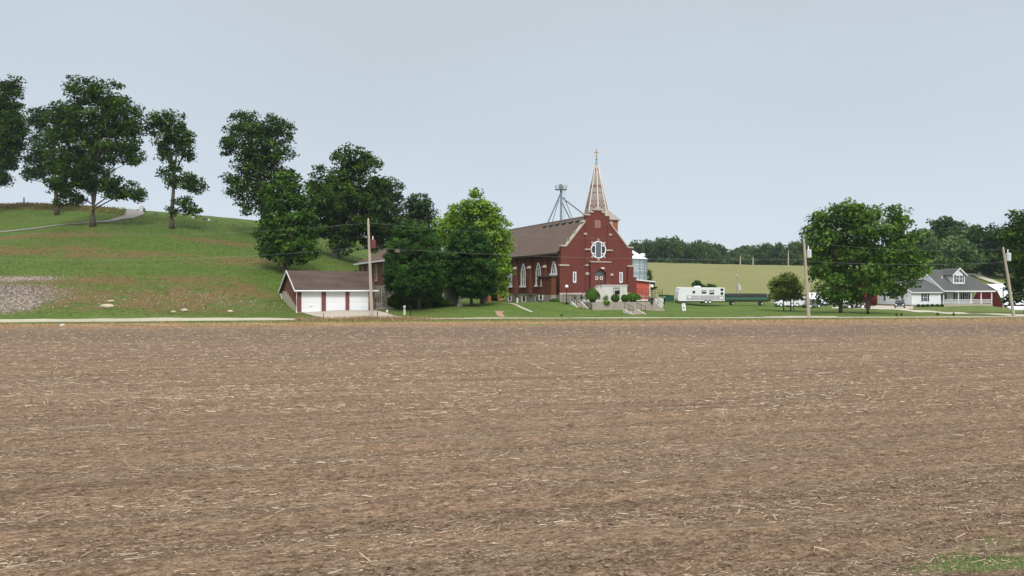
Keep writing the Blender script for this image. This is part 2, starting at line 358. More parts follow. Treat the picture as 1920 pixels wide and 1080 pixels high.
lk(mth('ADD', fine, mth('MULTIPLY', fine2, .4)), bp.inputs['Height']); lk(bp.outputs[0], b.inputs['Normal'])
go = gridmesh('ground', XX, YY, ZZ, gm, dict(straw=straw, brown=brown, stony=stony, pasture=past, slope=np.clip((-XX - .15 * YY) / 8, 0, 1) * np.clip((YY - 76) / 5, 0, 1))); put(go, kind='structure')

def drape(name, rows, m, dz=.04, step=1.0, label=None):
    """rows=[((xl,yl),(xr,yr)),...] quads draped on the terrain"""
    pts = []
    for (a, b_) in zip(rows[:-1], rows[1:]):
        n = max(1, int(max(math.dist(a[0], b_[0]), math.dist(a[1], b_[1])) / step))
        for i in range(n):
            u = i / n; pts.append(((a[0][0] * (1 - u) + b_[0][0] * u, a[0][1] * (1 - u) + b_[0][1] * u), (a[1][0] * (1 - u) + b_[1][0] * u, a[1][1] * (1 - u) + b_[1][1] * u)))
    pts.append(rows[-1]); w = max(math.dist(*p) for p in pts); k = max(2, int(w / step) + 2)
    Pl = np.array([p[0] for p in pts]); Pr = np.array([p[1] for p in pts]); s = np.linspace(0, 1, k)
    X = Pl[:, None, 0] * (1 - s) + Pr[:, None, 0] * s; Y = Pl[:, None, 1] * (1 - s) + Pr[:, None, 1] * s
    o = gridmesh(name, X, Y, hgt(X, Y) + dz, m); put(o, kind='structure'); return o
gravel_m = mat('pale_gravel', (.42, .39, .31), .95, noise=[(.7, .6, (.40, .37, .29)), (12, .5, (.58, .54, .45))], bump=(25, .5, .02))
road_m = mat('pale_road', (.40, .37, .29), .95, noise=[(.4, .9, (.28, .26, .18)), (10, .4, (.48, .44, .36))], stretch=(.3, 1, 1))
asph = mat('worn_asphalt', (.21, .20, .19), .95, noise=[(.5, .6, (.16, .15, .14)), (14, .4, (.27, .255, .24))])
rows = []
for x in np.linspace(-90, 120, 106):
    y = float(yroad(x)); w = float(np.interp(x, [-60, -30, 0, 60], [1.5, 1.2, .95, 1.1]) + .22 * math.sin(x * .8) * math.sin(x * .31)); rows.append(((x, y - w), (x, y + w)))
drape('road', rows, road_m, .03)
def pxr(a, Ya, b_, Yb): return ((xof(a, Ya), Ya), (xof(b_, Yb), Yb))
drape('garage_driveway', [pxr(563, 85.3, 704, 89.8), pxr(590, 83.6, 716, 88), pxr(612, 82.2, 740, 84.6), pxr(585, 80.0, 765, 82.4)], conc_dr := mat('drive_concrete', (.40, .35, .29), .9, noise=[(.7, .6, (.33, .29, .24)), (9, .3, (.46, .41, .35))]), .05)
drape('hill_path', [pxr(-60, 126.8, -60, 125.8), pxr(0, 125.9, 0, 124.8), pxr(90, 128.6, 90, 127.4), pxr(160, 131.5, 165, 129.5), pxr(205, 135.5, 215, 133), pxr(228, 141, 247, 138.5), pxr(236, 147, 268, 145.5), pxr(240, 153, 275, 152)], asph, .09)
drape('sidewalk', [pxr(905, 103.5, 905, 102.4), pxr(940, 102.8, 940, 101.7), pxr(960, 98.5, 957, 97.4), pxr(1000, 90.5, 996, 90.0)], road_m, .06)
brick_path = mat('brick_paving', (.34, .22, .16), .9, noise=(4, .6, (.25, .15, .11)))
drape('brick_path', [pxr(928, 89.5, 945, 89.5), pxr(929, 87.8, 942, 87.6), pxr(932, 86.3, 945, 86.2), pxr(936, 84.9, 950, 84.8)], brick_path, .06)
drape('side_driveway', [pxr(1385, 90.0, 1392, 89.6), pxr(1430, 88.6, 1440, 86.5), pxr(1500, 88.0, 1500, 85.8), pxr(1570, 87.6, 1570, 86)], gravel_m, .05)
drape('house_driveway', [pxr(1560, 128, 1560, 124), pxr(1640, 127, 1640, 121.5), pxr(1700, 122.5, 1700, 114.5), pxr(1760, 112, 1760, 105), pxr(1830, 100, 1830, 96), pxr(1900, 94.5, 1900, 89), pxr(1990, 93, 1990, 88)], gravel_m, .05)
drape('house_apron', [pxr(1648, 147, 1620, 126), pxr(1712, 139.5, 1712, 122)], conc_dr, .07)
drape('hill_road', [pxr(1795, 208, 1795, 204), pxr(1830, 199, 1828, 195), pxr(1865, 186, 1862, 182), pxr(1900, 174, 1895, 170), pxr(1960, 168, 1950, 164)], gravel_m, .25)
#drape('church_walk', [pxr(1112, 96.2, 1112, 95.0), pxr(1178, 97.0, 1178, 95.4), pxr(1250, 99.2, 1250, 97.6)], conc_dr, .06)

# ------------------------------------------------------------------ ploughed field
def field():
    ys = [-12.0]
    while ys[-1] < 6.5: ys.append(ys[-1] + .6)
    while ys[-1] < 78: ys.append(ys[-1] + max(.045, .00035 * ys[-1] ** 2 + .0012 * ys[-1]))
    ys = np.array(ys); ys = np.clip(ys, None, 78)
    xs = [0.0]
    while xs[-1] < 110: xs.append(xs[-1] + max(.06, .006 * max(0, xs[-1] - 6) + .06))
    xs = np.array(xs); xs = np.concatenate([-xs[:0:-1], xs])
    X, T = np.meshgrid(xs, ys); Y = T * np.where(T > 0, yplow(X) / 70.5 * 70.5 / 78, 1)
    ph = .97 * Y - .24 * X
    rs = np.random.default_rng(3)
    Z = .016 * np.sin(ph * 2 * math.pi / .76) + .020 * np.sin(ph * 2 * math.pi / 2.3 + 1 + .3 * np.sin(X * .2))
    Z += .03 * np.sin(X * .21 + 1) * np.sin(Y * .17) + rs.normal(0, .006, X.shape)
    for fr, am in ((1.1, .008), (2.7, .007), (5.5, .006)):
        for _ in range(3):
            a = rs.uniform(0, 6.28); k = fr * rs.uniform(.8, 1.3); Z += am * np.sin(X * k * math.cos(a) * .6 + rs.uniform(0, 6) + .8 * np.sin(Y * .9)) * np.sin(Y * k * 1.6 + rs.uniform(0, 6) + .7 * np.sin(X * .8))
    return X, Y, Z + .02
fx, fy, fz = field()
fm = bpy.data.materials.new('tilled_soil'); fm.use_nodes = True
t = fm.node_tree; b = t.nodes['Principled BSDF']; lk = t.links.new; b.inputs['Roughness'].default_value = .95; b.inputs['Specular IOR Level'].default_value = .1
gc = N(t, 'ShaderNodeTexCoord')
RT_ = 14
n1 = noise_n(3.0, 8, (.30, 1.2, 1), .78, RT_); n2 = noise_n(.12, 5, (.35, 1.2, 1), .6, RT_); n3 = noise_n(13, 7, (.40, 1, 1), .85, RT_); n4 = noise_n(.8, 5, (.10, 1.3, 1), .65, RT_)
n5 = noise_n(34, 4, (.5, 1, 1), .75, RT_); n6 = noise_n(.30, 5, (.5, 1, 1), .6)
n7 = noise_n(1.5, 4, (.035, 1.5, 1), .55, RT_); n8 = noise_n(.9, 3, (.02, 1.0, 1), .5, RT_)
c = mixc(rng(n2, .36, .64), (0.204, 0.133, 0.081), (0.281, 0.187, 0.118))
c = mixc(rng(n6, .42, .62, 0, .6), c, (0.245, 0.146, 0.091))
c = mixc(rng(n4, .45, .62, 0, .6), c, (0.200, 0.151, 0.105))
c = mixc(rng(n8, .50, .66, 0, .55), c, (0.123, 0.081, 0.052))
c = mixc(rng(n7, .54, .64, 0, .65), c, (0.091, 0.059, 0.038))
dmp = mth('ADD', N(t, 'ShaderNodeAttribute', attribute_name='damp').outputs['Fac'], mth('MULTIPLY', mth('SUBTRACT', n4, .5), 2.0))
c = mixc(rng(dmp, .2, .9, 0, .9), c, (0.113, 0.081, 0.061))
c = mixc(rng(n1, .47, .62, 0, .75), c, (0.113, 0.072, 0.046))
c = mixc(rng(n3, .52, .63, 0, .8), c, (0.417, 0.314, 0.215))
c = mixc(rng(n3, .485, .40, 0, .9), c, (0.055, 0.034, 0.023))  # dark specks: shade between clods put into the soil colour
c = mixc(rng(n5, .55, .66, 0, .7), c, (0.453, 0.350, 0.244))
c = mixc(rng(n5, .46, .36, 0, .7), c, (0.049, 0.032, 0.022))
at_e = N(t, 'ShaderNodeAttribute', attribute_name='edge').outputs['Fac']
c = mixc(rng(mth('ADD', at_e, mth('MULTIPLY', mth('SUBTRACT', n4, .5), 1.2)), .35, .9, 0, .7), c, mixc(rng(n3, .4, .6), (.30, .175, .105), (.20, .11, .07)))
lk(c, b.inputs['Base Color'])
bp = N(t, 'ShaderNodeBump'); bp.inputs['Strength'].default_value = .9; bp.inputs['Distance'].default_value = .05
lk(mth('ADD', n1, mth('MULTIPLY', n3, .9)), bp.inputs['Height']); lk(bp.outputs[0], b.inputs['Normal'])
edge = np.clip(1 - (yplow(fx) - fy) / 8, 0, 1)
damp = np.clip(np.exp(-((fy - 58 - .10 * fx) / 9) ** 2) + .5 * np.exp(-((fx + 14) / 22) ** 2 - ((fy - 40) / 9) ** 2) + .45 * np.exp(-((fx - 9) / 7) ** 2 - ((fy - 12) / 3) ** 2), 0, 1)
fo = gridmesh('field', fx, fy, fz, fm, dict(edge=edge, damp=damp)); put(fo, kind='structure')
fxs = fx[0]; 
def fieldz(x, y): return .02 + .03 * np.sin(x * .21 + 1) * np.sin(y * .17) + .012 * np.sin((.97 * y - .24 * x) * 2 * math.pi / .76)

def sticks(n, y0, y1, lmin, lmax, rmin, rmax, power=1.0):
    u = RNG.random(n) ** power; Y = y0 + (y1 - y0) * u
    X = (RNG.random(n) * 2 - 1) * (Y * .72 + 1.5)
    keep = Y < yplow(X) - 1; X, Y = X[keep], Y[keep]; n = len(X)
    ph = .97 * Y - .24 * X; cl = .8 * np.sin(ph * 2.73 + 1.5 * np.sin(X * .15)) + .7 * np.sin(X * .45 + 3 * np.sin(Y * .3)) * np.sin(ph * 1.1 + 2) + RNG.normal(0, .9, n); k = cl > -.1; X, Y = X[k], Y[k]; n = len(X)
    ln = lmin + (lmax - lmin) * RNG.random(n) ** 3.0; r = rmin + (rmax - rmin) * RNG.random(n) ** 2
    a = RNG.normal(.25, .55, n) + math.pi * (RNG.random(n) > .5); tilt = RNG.normal(0, .10, n)
    tilt = np.where(RNG.random(n) < .04, RNG.uniform(.4, 1.2, n), tilt)
    D = np.stack([np.cos(a) * np.cos(tilt), np.sin(a) * np.cos(tilt), np.sin(tilt)], -1)
    S = np.stack([-np.sin(a), np.cos(a), 0 * a], -1); U = np.cross(D, S)
    Z = fieldz(X, Y) + r * .7 + .012 + np.abs(np.sin(tilt)) * ln * .45; C = np.stack([X, Y, Z], -1)
    cs = [(1.0, -.5), (-1.0, -.5), (0.0, .9)]
    ring = []
    for e in (-1, 1):
        for (p, q) in cs: ring.append(C + D * (e * ln / 2)[:, None] + S * (p * r)[:, None] + U * (q * r)[:, None])
    Q = []
    for i in range(3):
        j = (i + 1) % 3; Q.append(np.stack([ring[i], ring[j], ring[3 + j], ring[3 + i]], 1))
    V = np.stack(Q, 1).reshape(-1, 3); tint = np.repeat(RNG.random(n) ** 1.3, 3)
    return V, tint
VS = []; TS = []
for a in ((34000, 7.5, 30, .03, .24, .002, .008, 1.3), (60000, 20, 74, .05, .32, .006, .015, .9), (60000, 7.5, 26, .012, .07, .002, .006, 1.3)):
    v, tt = sticks(*a); VS.append(v); TS.append(tt)
stalk_m = mat('corn_residue', (.13, .085, .06), .9, tint=(.54, .43, .31))
put(npmesh('corn_residue', np.concatenate(VS), 4, stalk_m, tint=np.concatenate(TS)), 'broken pale corn stalks strewn over the tilled field', 'crop residue', kind='stuff')
# clods
def lumps(n, fn, rmin, rmax, m, name, label, cat, squash=.6):
    X, Y, Z = fn(n); n = len(X); base = np.array([(1, 0, 0), (-1, 0, 0), (0, 1, 0), (0, -1, 0), (0, 0, 1), (0, 0, -.4)], float)
    r = rmin + (rmax - rmin) * RNG.random(n) ** 2.5
    P = base[None] * r[:, None, None] * RNG.uniform(.6, 1.35, (n, 6, 1)); P[:, :, 2] *= squash
    a = RNG.random(n) * 6.28; ca, sa = np.cos(a)[:, None], np.sin(a)[:, None]
    P = np.stack([P[..., 0] * ca - P[..., 1] * sa, P[..., 0] * sa + P[..., 1] * ca, P[..., 2]], -1) + np.stack([X, Y, Z + r * .15], -1)[:, None]
    tri = [(0, 2, 4), (2, 1, 4), (1, 3, 4), (3, 0, 4), (2, 0, 5), (1, 2, 5), (3, 1, 5), (0, 3, 5)]
    V = np.stack([P[:, list(q)] for q in tri], 1).reshape(-1, 3)
    return put(npmesh(name, V, 3, m, tint=np.repeat(RNG.random(n), 8)), label, cat, kind='stuff')
def fpos(n):
    Y = 7.5 + 30 * RNG.random(n) ** 1.4; X = (RNG.random(n) * 2 - 1) * (Y * .72 + 1); return X, Y, fieldz(X, Y)
lumps(26000, fpos, .006, .035, mat('soil_clod', (.13, .085, .062), .95, tint=(.25, .175, .13)), 'soil_clods', 'small brown clods of earth all over the tilled field', 'soil')
# stony spoil on the hill foot
def spos(n):
    cs = [(10, 82, 4.5, 3.6, .34), (40, 93, 5, 1.6, .2), (-50, 85, 9, 5, .2), (260, 84, 12, 4, .09), (400, 86, 7, 4, .09)]
    X = []; Y = []
    for px, yy, rx, ry, w in cs:
        k = int(n * w); X.append(xof(px, yy) + RNG.normal(0, rx * .6, k)); Y.append(yy + RNG.normal(0, ry * .5, k))
    X = np.concatenate(X); Y = np.maximum(np.concatenate(Y), yroad(X) + 2.5); return X, Y, hgt(X, Y)
lumps(6000, spos, .03, .115, mat('field_stone', (.22, .18, .15), .9, tint=(.44, .38, .31)), 'rubble', 'grey and tan rubble spread at the foot of the grassy hill', 'rubble', .7)

def boulder(px, Y, rx, ry, rz, label, seed):
    rs = np.random.default_rng(seed); mb = MB(); prof = []
    n, m_ = 10, 6
    for i in range(m_ + 1):
        th = math.pi * i / m_
        prof.append([(rx * math.sin(th) * math.cos(2 * math.pi * k / n) * rs.uniform(.8, 1.15), ry * math.sin(th) * math.sin(2 * math.pi * k / n) * rs.uniform(.8, 1.15), rz * math.cos(th) * rs.uniform(.85, 1.1)) for k in range(n)])
    vs = [p for r in prof for p in r]; fs = [(i * n + k, i * n + (k + 1) % n, (i + 1) * n + (k + 1) % n, (i + 1) * n + k) for i in range(m_) for k in range(n)]
    mb.add(vs, fs); o = obj('boulder', mb, mat('pale_boulder', (.48, .41, .31), .9, noise=(3, .6, (.42, .36, .28)), bump=(6, .5, .05))); x, y, z = at(px, Y)
    o.location = (x, y, z + .08); put(o, label, 'boulder', 'boulders at the foot of the hill')
boulder(201, 81.3, .78, .5, .26, 'largest pale flat boulder at the foot of the grassy hill, left of the garage', 1)
boulder(346, 81.3, .42, .3, .20, 'second largest pale boulder, halfway between the largest boulder and the garage', 2)
boulder(325, 80.6, .28, .25, .16, 'small pale boulder just left of the second largest boulder', 3)
boulder(432, 81.8, .35, .25, .16, 'small pale boulder nearest to the left side of the brick garage', 4)
boulder(208, 83.2, .42, .2, .14, 'small flat boulder just behind the largest pale boulder', 5)

# ------------------------------------------------------------------ grasses
def blades(n, fn, h0, h1, w, m, name, label, cat, lean=.35, parent=None):
    X, Y, Z = fn(n); n = len(X); h = h0 + (h1 - h0) * RNG.random(n) ** 1.5; a = RNG.random(n) * 6.28
    B = np.stack([X, Y, Z - .02], -1); S = np.stack([np.cos(a), np.sin(a), 0 * a], -1) * (w * RNG.uniform(.6, 1.4, n))[:, None]
    T = np.stack([RNG.normal(0, lean, n) * h, RNG.normal(0, lean, n) * h, h], -1)
    V = np.stack([B - S, B + S, B + T], 1).reshape(-1, 3)
    o = npmesh(name, V, 3, m, parent, tint=RNG.random(n))
    return put(o, label, cat, kind='stuff') if not parent else o
def marg(n):
    X = RNG.uniform(-70, 75, n); d = RNG.random(n)
    Y = yplow(X) - .8 + 1.5 * np.sin(X * .5) * np.sin(X * .17 + 1) + (yroad(X) - 2.6 - yplow(X) + .8) * d ** 1.5 + RNG.normal(0, .7, n); k = RNG.random(n) < .45 + .5 * np.sin(X * .9 + Y) * np.sin(X * .23); X, Y = X[k], Y[k]; return X, Y, np.maximum(hgt(X, Y), 0)
straw_m = mat('dry_grass', (.22, .14, .07), .9, tint=(.50, .36, .20), transl=.2)
blades(34000, marg, .06, .30, .035, straw_m, 'dry_grass', 'straw coloured dry grass along the far edge of the field', 'dry grass')
def marg2(n):
    X = np.concatenate([RNG.normal(xof(735, 80), 2.2, n // 2), RNG.normal(xof(697, 82), .7, n // 6), RNG.uniform(xof(560, 79), xof(700, 80), n // 3)])
    Y = yroad(X) - 2.4 + RNG.normal(0, .5, len(X)); return X, Y, np.maximum(hgt(X, Y), 0)
blades(5000, marg2, .15, .62, .03, straw_m, 'tall_dry_weeds', 'tall dry weeds in front of the garage driveway at the pole foot', 'dry weeds')
def hillg(n):
    X = RNG.uniform(-75, -18, n); Y = RNG.uniform(78, 150, n) ; k = (Y > yroad(X) + 2.2) & ~((X > -30) & (X < -15) & (Y < 96)) & (X < -.135 * Y)
    X, Y = X[k], Y[k]; return X, Y, hgt(X, Y)
blades(30000, hillg, .05, .16, .07, mat('hill_grass', (.06, .085, .022), .9, tint=(.13, .15, .05), transl=.2), 'hill_grass', 'rough green grass growing on the hillside', 'grass', lean=.6)
def crestg(n):
    px = RNG.uniform(-80, 235, n); Y = RNG.uniform(143, 152, n); X = xof(px, Y); return X, Y, hgt(X, Y)
blades(4200, crestg, .15, .6, .06, mat('crest_weeds', (.08, .11, .03), .9, tint=(.30, .16, .08), transl=.2), 'crest_weeds', 'reddish tall weeds along the top of the hill', 'weeds')
def nearg(n):
    px = 1930 - np.abs(RNG.normal(0, 105, n)); yy = 1085 - np.abs(RNG.normal(0, 20, n)) * np.clip((px - 1640) / 150, .3, 1.3); Y = CZ * F / (yy - 540); X = xof(px, Y)
    X = np.concatenate([X, RNG.uniform(6.9, 11, n)]); Y = np.concatenate([Y, RNG.uniform(6.0, 8.6, n)]); return X, Y, fieldz(X, Y)
blades(7500, nearg, .015, .07, .005, mat('weed_green', (.10, .19, .045), .8, tint=(.24, .38, .12), transl=.3), 'green_weeds', 'bright green grass and weeds in the near right corner of the field', 'weeds', lean=.8)
def flow(n):
    X = RNG.normal(6.35, .35, n); Y = RNG.normal(9.0, .12, n); return X, Y, fieldz(X, Y) + .05
lumps(24, flow, .006, .014, mat('tiny_flowers', (.75, .75, .60), .8), 'white_flowers', 'tiny white flowers among the green weeds in the near right corner', 'flowers')

# ------------------------------------------------------------------ trees
def cards(C, size, up=.35, outc=None, aspect=.6):
    n = len(C); nrm = RNG.normal(0, 1, (n, 3)); nrm[:, 2] += up
    if outc is not None:
        o = C - outc; o /= np.linalg.norm(o, axis=1)[:, None] + 1e-6; nrm += o * .8
    nrm /= np.linalg.norm(nrm, axis=1)[:, None]
    ref = RNG.normal(0, 1, (n, 3)); u = np.cross(nrm, ref); u /= np.linalg.norm(u, axis=1)[:, None] + 1e-9; v = np.cross(nrm, u)
    s = (size * (.5 + 1.1 * RNG.random(n) ** 1.6))[:, None]; 
    return np.stack([C - u * s, C - v * s * aspect + u * s * .15, C + u * s, C + v * s * aspect + u * s * .15], 1).reshape(-1, 3)
def crown_pts(blobs, dens, clump, seed=0):
    """blobs: (cx,cy,cz,rx,ry,rz). clumps of leaves spread over and inside each blob"""
    P = []; T = []; CL = []
    for (cx, cy, cz, rx, ry, rz) in blobs:
        area = 4 * math.pi * ((rx * ry) ** 1.6 / 3 + (rx * rz) ** 1.6 / 3 + (ry * rz) ** 1.6 / 3) ** (1 / 1.6)
        nc = max(5, int(area / (clump * clump) * .85)); d = RNG.normal(0, 1, (nc, 3)); d /= np.linalg.norm(d, axis=1)[:, None]
        rr = np.where(RNG.random(nc) < .72, RNG.uniform(.72, 1.0, nc), RNG.uniform(.2, .75, nc))[:, None]
        cc = np.array([cx, cy, cz]) + d * rr * np.array([rx, ry, rz]) * .93
        for c_ in cc:
            s = clump * RNG.uniform(.45, 1.0); k = int(dens * s * s * RNG.uniform(.6, 1.3)) + 4
            q = RNG.normal(0, 1, (k, 3)); q /= np.linalg.norm(q, axis=1)[:, None]; q *= (RNG.random(k) ** .45)[:, None] * s * np.array([1.1, 1.1, .7])
            P.append(c_ + q); T.append(np.clip(RNG.normal(.40, .26) + RNG.normal(0, .2, k), 0, 1)); CL.append(c_)
    return np.concatenate(P), np.concatenate(T), np.array(CL)
def tree(name, px, Y, blobs, lm, label, cat='tree', group=None, dens=34, leaf=.30, clump=1.3, trunk_r=.35, dy=0, limbs=7, trunk_top=None, trunks=None, bk=None, zb=None):
    """blobs in image units (px,py,rx,ry[,depth offset]) at distance Y; sizes become metres there"""
    x, y, z = at(px, Y); 
    if zb is not None: z = zb
    root = thing(name, (x, y, z), 0, label, cat, group); s = Y / F
    W = []
    for bl in blobs:
        cx, cy, rx, ry = bl[:4]; off = bl[4] if len(bl) > 4 else RNG.uniform(-.25, .25) * rx * s
        W.append((xof(cx, Y) - x, off, zof(cy, Y) - z, rx * s, min(rx * s, 1.15 * ry * s + 1) * .95, ry * s))
    P, T, CL = crown_pts(W, dens * 1.9, clump); leaf = leaf * .70
    cen = np.mean([w[:3] for w in W], axis=0)
    npmesh('crown', cards(P, leaf, outc=cen), 4, lm, root, tint=T)
    mb = MB(); top = trunk_top if trunk_top else cen[2] + .15 * W[0][5]
    for (tx, rr) in (trunks or [(0, trunk_r)]):
        pts = [(tx, 0, -.4), (tx * 1.05, 0, top * .1), (tx * 1.1 + .1 * (cen[0]), 0, top * .35), (tx * 1.3 + cen[0] * .35, 0, top * .65), (tx * 1.4 + cen[0] * .7, 0, top)]
        mb.tube(pts, [rr * 1.15, rr * .92, rr * .8, rr * .55, rr * .2], 9)
    idx = RNG.choice(len(CL), min(limbs * 3, len(CL)), replace=False)
    for i in idx:
        e = CL[i]; h = max(top * .22, min(top * .85, e[2] - .45 * math.hypot(e[0], e[1]))); u = h / top
        b0 = np.array([cen[0] * max(0, (u - .2)) * .85, 0, h]); mid_ = b0 * .5 + e * .5 + np.array([0, 0, .5])
        r0 = trunk_r * .34 * (1 - .4 * u)
        mb.tube([tuple(b0), tuple(mid_), tuple(e)], [r0, r0 * .55, r0 * .12], 5, cap=False)
    obj('trunk', mb, bk or bark, root, smooth=True)
    return root
L_dark = leafmat('oak_leaf', (0.011, 0.03, 0.005), (0.088, 0.162, 0.022))
L_dark2 = leafmat('oak_leaf_blue', (0.014, 0.036, 0.01), (0.078, 0.14, 0.036))
L_mid = leafmat('mid_leaf', (0.016, 0.05, 0.008), (0.105, 0.21, 0.028))
L_round = leafmat('round_leaf', (0.008, 0.034, 0.006), (0.072, 0.172, 0.026))
L_lime = leafmat('lime_leaf', (0.085, 0.165, 0.014), (0.28, 0.45, 0.05))
L_right = leafmat('maple_leaf', (0.03, 0.08, 0.01), (0.155, 0.275, 0.038))
L_small = leafmat('small_tree_leaf', (.085, .125, .018), (.215, .270, .055))
L_far = leafmat('far_leaf', (0.036, 0.078, 0.022), (0.095, 0.16, 0.048))
L_far2 = leafmat('far_leaf_pale', (0.06, 0.115, 0.035), (0.15, 0.225, 0.075))
L_shrub = leafmat('shrub_leaf', (0.03, 0.085, 0.01), (0.095, 0.19, 0.026))
HG = 'oaks standing on the hill'
tree('oak_tree', -6, 140, [(-30, 180, 45, 45), (8, 185, 28, 35), (22, 160, 18, 22), (-10, 245, 50, 50), (15, 240, 34, 45), (-20, 300, 45, 40), (12, 295, 26, 35), (-10, 330, 30, 22)], L_dark, 'dark oak at the left edge of the photo, its crown cut by the frame', group=HG, trunk_r=.42)
tree('oak_tree', 107, 140, [(75, 235, 26, 30), (66, 300, 24, 38), (62, 325, 22, 18), (90, 270, 30, 40), (100, 330, 26, 28), (112, 215, 25, 26), (75, 215, 22, 18)], L_dark2, 'thin bluish oak half hidden behind the biggest hill oak', group=HG, dens=22, trunk_r=.42)
tree('oak_tree', 174, 125, [(160, 170, 34, 28), (205, 178, 32, 28), (170, 220, 62, 45), (225, 215, 38, 38), (248, 240, 24, 35), (120, 235, 38, 45), (180, 270, 75, 42), (245, 285, 24, 22), (120, 300, 42, 30), (165, 320, 48, 30), (255, 300, 16, 12), (122, 345, 34, 28), (170, 345, 34, 18), (220, 348, 38, 16), (250, 366, 24, 12), (125, 374, 26, 14), (222, 366, 22, 10)], L_dark, 'biggest spreading oak on the hill, beside the curving path', group=HG, dens=25, trunk_r=.46, limbs=12)
tree('oak_tree', 322, 125, [(298, 235, 26, 28), (325, 228, 26, 24), (345, 255, 20, 22), (318, 265, 32, 24), (352, 285, 20, 20), (312, 292, 18, 14), (328, 310, 11, 14), (322, 335, 10, 20), (350, 340, 26, 18), (368, 350, 18, 20), (305, 322, 8, 8), (345, 380, 20, 12), (360, 395, 18, 8), (325, 390, 8, 18)], L_dark, 'narrow lone oak on the hill with ivy on its trunk and low branches', group=HG, dens=24, trunk_r=.42, clump=1.1)
tree('oak_tree', 494, 128, [(450, 235, 30, 26), (495, 235, 38, 28), (525, 245, 24, 26), (470, 270, 48, 34), (520, 285, 34, 30), (480, 310, 46, 28), (525, 330, 26, 26), (450, 345, 28, 34), (485, 350, 36, 32), (470, 385, 24, 20), (425, 280, 18, 14), (500, 380, 20, 24)], L_dark, 'tall airy oak at the right of the hill, behind the leafy tree by the garage', group=HG, dens=22, trunk_r=.5, limbs=10)
tree('maple_tree', 534, 99, [(540, 345, 26, 24), (520, 370, 32, 26), (560, 375, 30, 28), (535, 405, 44, 30), (568, 415, 26, 24), (512, 430, 32, 26), (550, 445, 44, 28), (520, 465, 34, 24), (572, 465, 26, 22), (548, 482, 28, 16), (505, 478, 20, 14), (585, 480, 14, 10)], L_mid, 'leafy green tree standing directly behind the brick garage', dens=34, trunk_r=.33, clump=1.1)
BG = 'dark trees between the hill and the church'
tree('oak_tree', 630, 121, [(655, 300, 36, 30), (690, 310, 26, 26), (650, 335, 40, 28), (605, 345, 36, 34), (640, 375, 56, 36), (690, 380, 40, 36), (600, 395, 38, 36), (640, 420, 52, 34), (690, 425, 38, 32), (650, 455, 34, 22), (600, 430, 26, 18), (705, 340, 18, 14)], L_dark, 'broad dark oak with the highest crown behind the garage roof', group=BG, dens=32, trunk_r=.6, limbs=10)
tree('oak_tree', 716, 124, [(725, 355, 28, 26), (700, 380, 34, 34), (735, 390, 26, 32), (715, 425, 42, 30), (745, 430, 24, 26), (705, 455, 30, 20)], L_dark2, 'dark tree behind the transformer pole, right of the broad oak', group=BG, dens=32, trunk_r=.4)
tree('oak_tree', 782, 128, [(785, 385, 26, 22), (765, 405, 28, 26), (800, 405, 22, 24), (780, 435, 38, 26), (750, 455, 30, 24), (805, 450, 20, 22)], L_dark2, 'blue green dark tree above the left round tree', group=BG, dens=30, trunk_r=.4)
def round_tree(px, Y, blobs, label, lm, leaf=.17, dens=165, clump=.62, trunk_r=.22):
    return tree('round_tree', px, Y, blobs, lm, label, group='trees in front of the church', dens=dens, leaf=leaf, clump=clump, trunk_r=trunk_r)
round_tree(786, 91, [(779, 474, 61, 60), (779, 512, 64, 48), (760, 530, 42, 30), (800, 530, 42, 30)], 'left of two dense clipped round trees on the lawn', L_round)
round_tree(884, 97, [(880, 462, 44, 44), (856, 500, 30, 48), (884, 490, 53, 54), (886, 522, 50, 40), (866, 535, 30, 26), (905, 535, 30, 26)], 'right of two dense clipped round trees, darker, in front of the lime green one', L_round)
tree('lime_green_tree', 905, 103, [(890, 380, 24, 22), (915, 395, 26, 22), (865, 400, 26, 22), (895, 420, 42, 32), (930, 430, 30, 30), (845, 425, 34, 28), (832, 440, 18, 18), (935, 465, 28, 32), (900, 460, 42, 34), (940, 505, 24, 32), (850, 455, 28, 24), (930, 535, 22, 24), (905, 500, 34, 34)], L_lime, 'bright lime green tree with a pointed crown beside the church nave', dens=40, leaf=.28, clump=1.1, trunk_r=.35, group='trees in front of the church')
# right side
RT = 'maples on the lawn at the right'
tree('maple_tree', 1576, 101, [(1538, 414, 24, 24), (1578, 404, 30, 26), (1540, 440, 32, 32), (1585, 440, 40, 34), (1545, 480, 34, 32), (1590, 480, 40, 34), (1560, 520, 42, 30), (1600, 520, 30, 30), (1555, 552, 34, 18), (1590, 555, 30, 16)], L_right, 'left of the two big lawn maples, with the thinner trunk', group=RT, dens=27, trunk_r=.26, limbs=10)
tree('maple_tree', 1627, 99, [(1604, 396, 34, 24), (1632, 402, 26, 20), (1682, 408, 26, 22), (1630, 430, 42, 32), (1690, 440, 34, 32), (1650, 470, 46, 34), (1710, 475, 34, 30), (1640, 510, 42, 30), (1690, 515, 40, 26), (1640, 540, 26, 18), (1680, 546, 22, 12), (1725, 500, 18, 14)], L_right, 'right of the two big lawn maples, with the thicker trunk', group=RT, dens=27, trunk_r=.38, limbs=12)
tree('small_tree', 1476, 112, [(1474, 528, 20, 16), (1460, 540, 18, 18), (1488, 540, 16, 18), (1474, 550, 26, 14), (1455, 556, 14, 8), (1494, 556, 12, 8)], L_small, 'small olive green tree shading the white cars', dens=60, leaf=.22, clump=.8, trunks=[(-.5, .1), (.5, .1), (.9, .08)], trunk_r=.14, trunk_top=4)
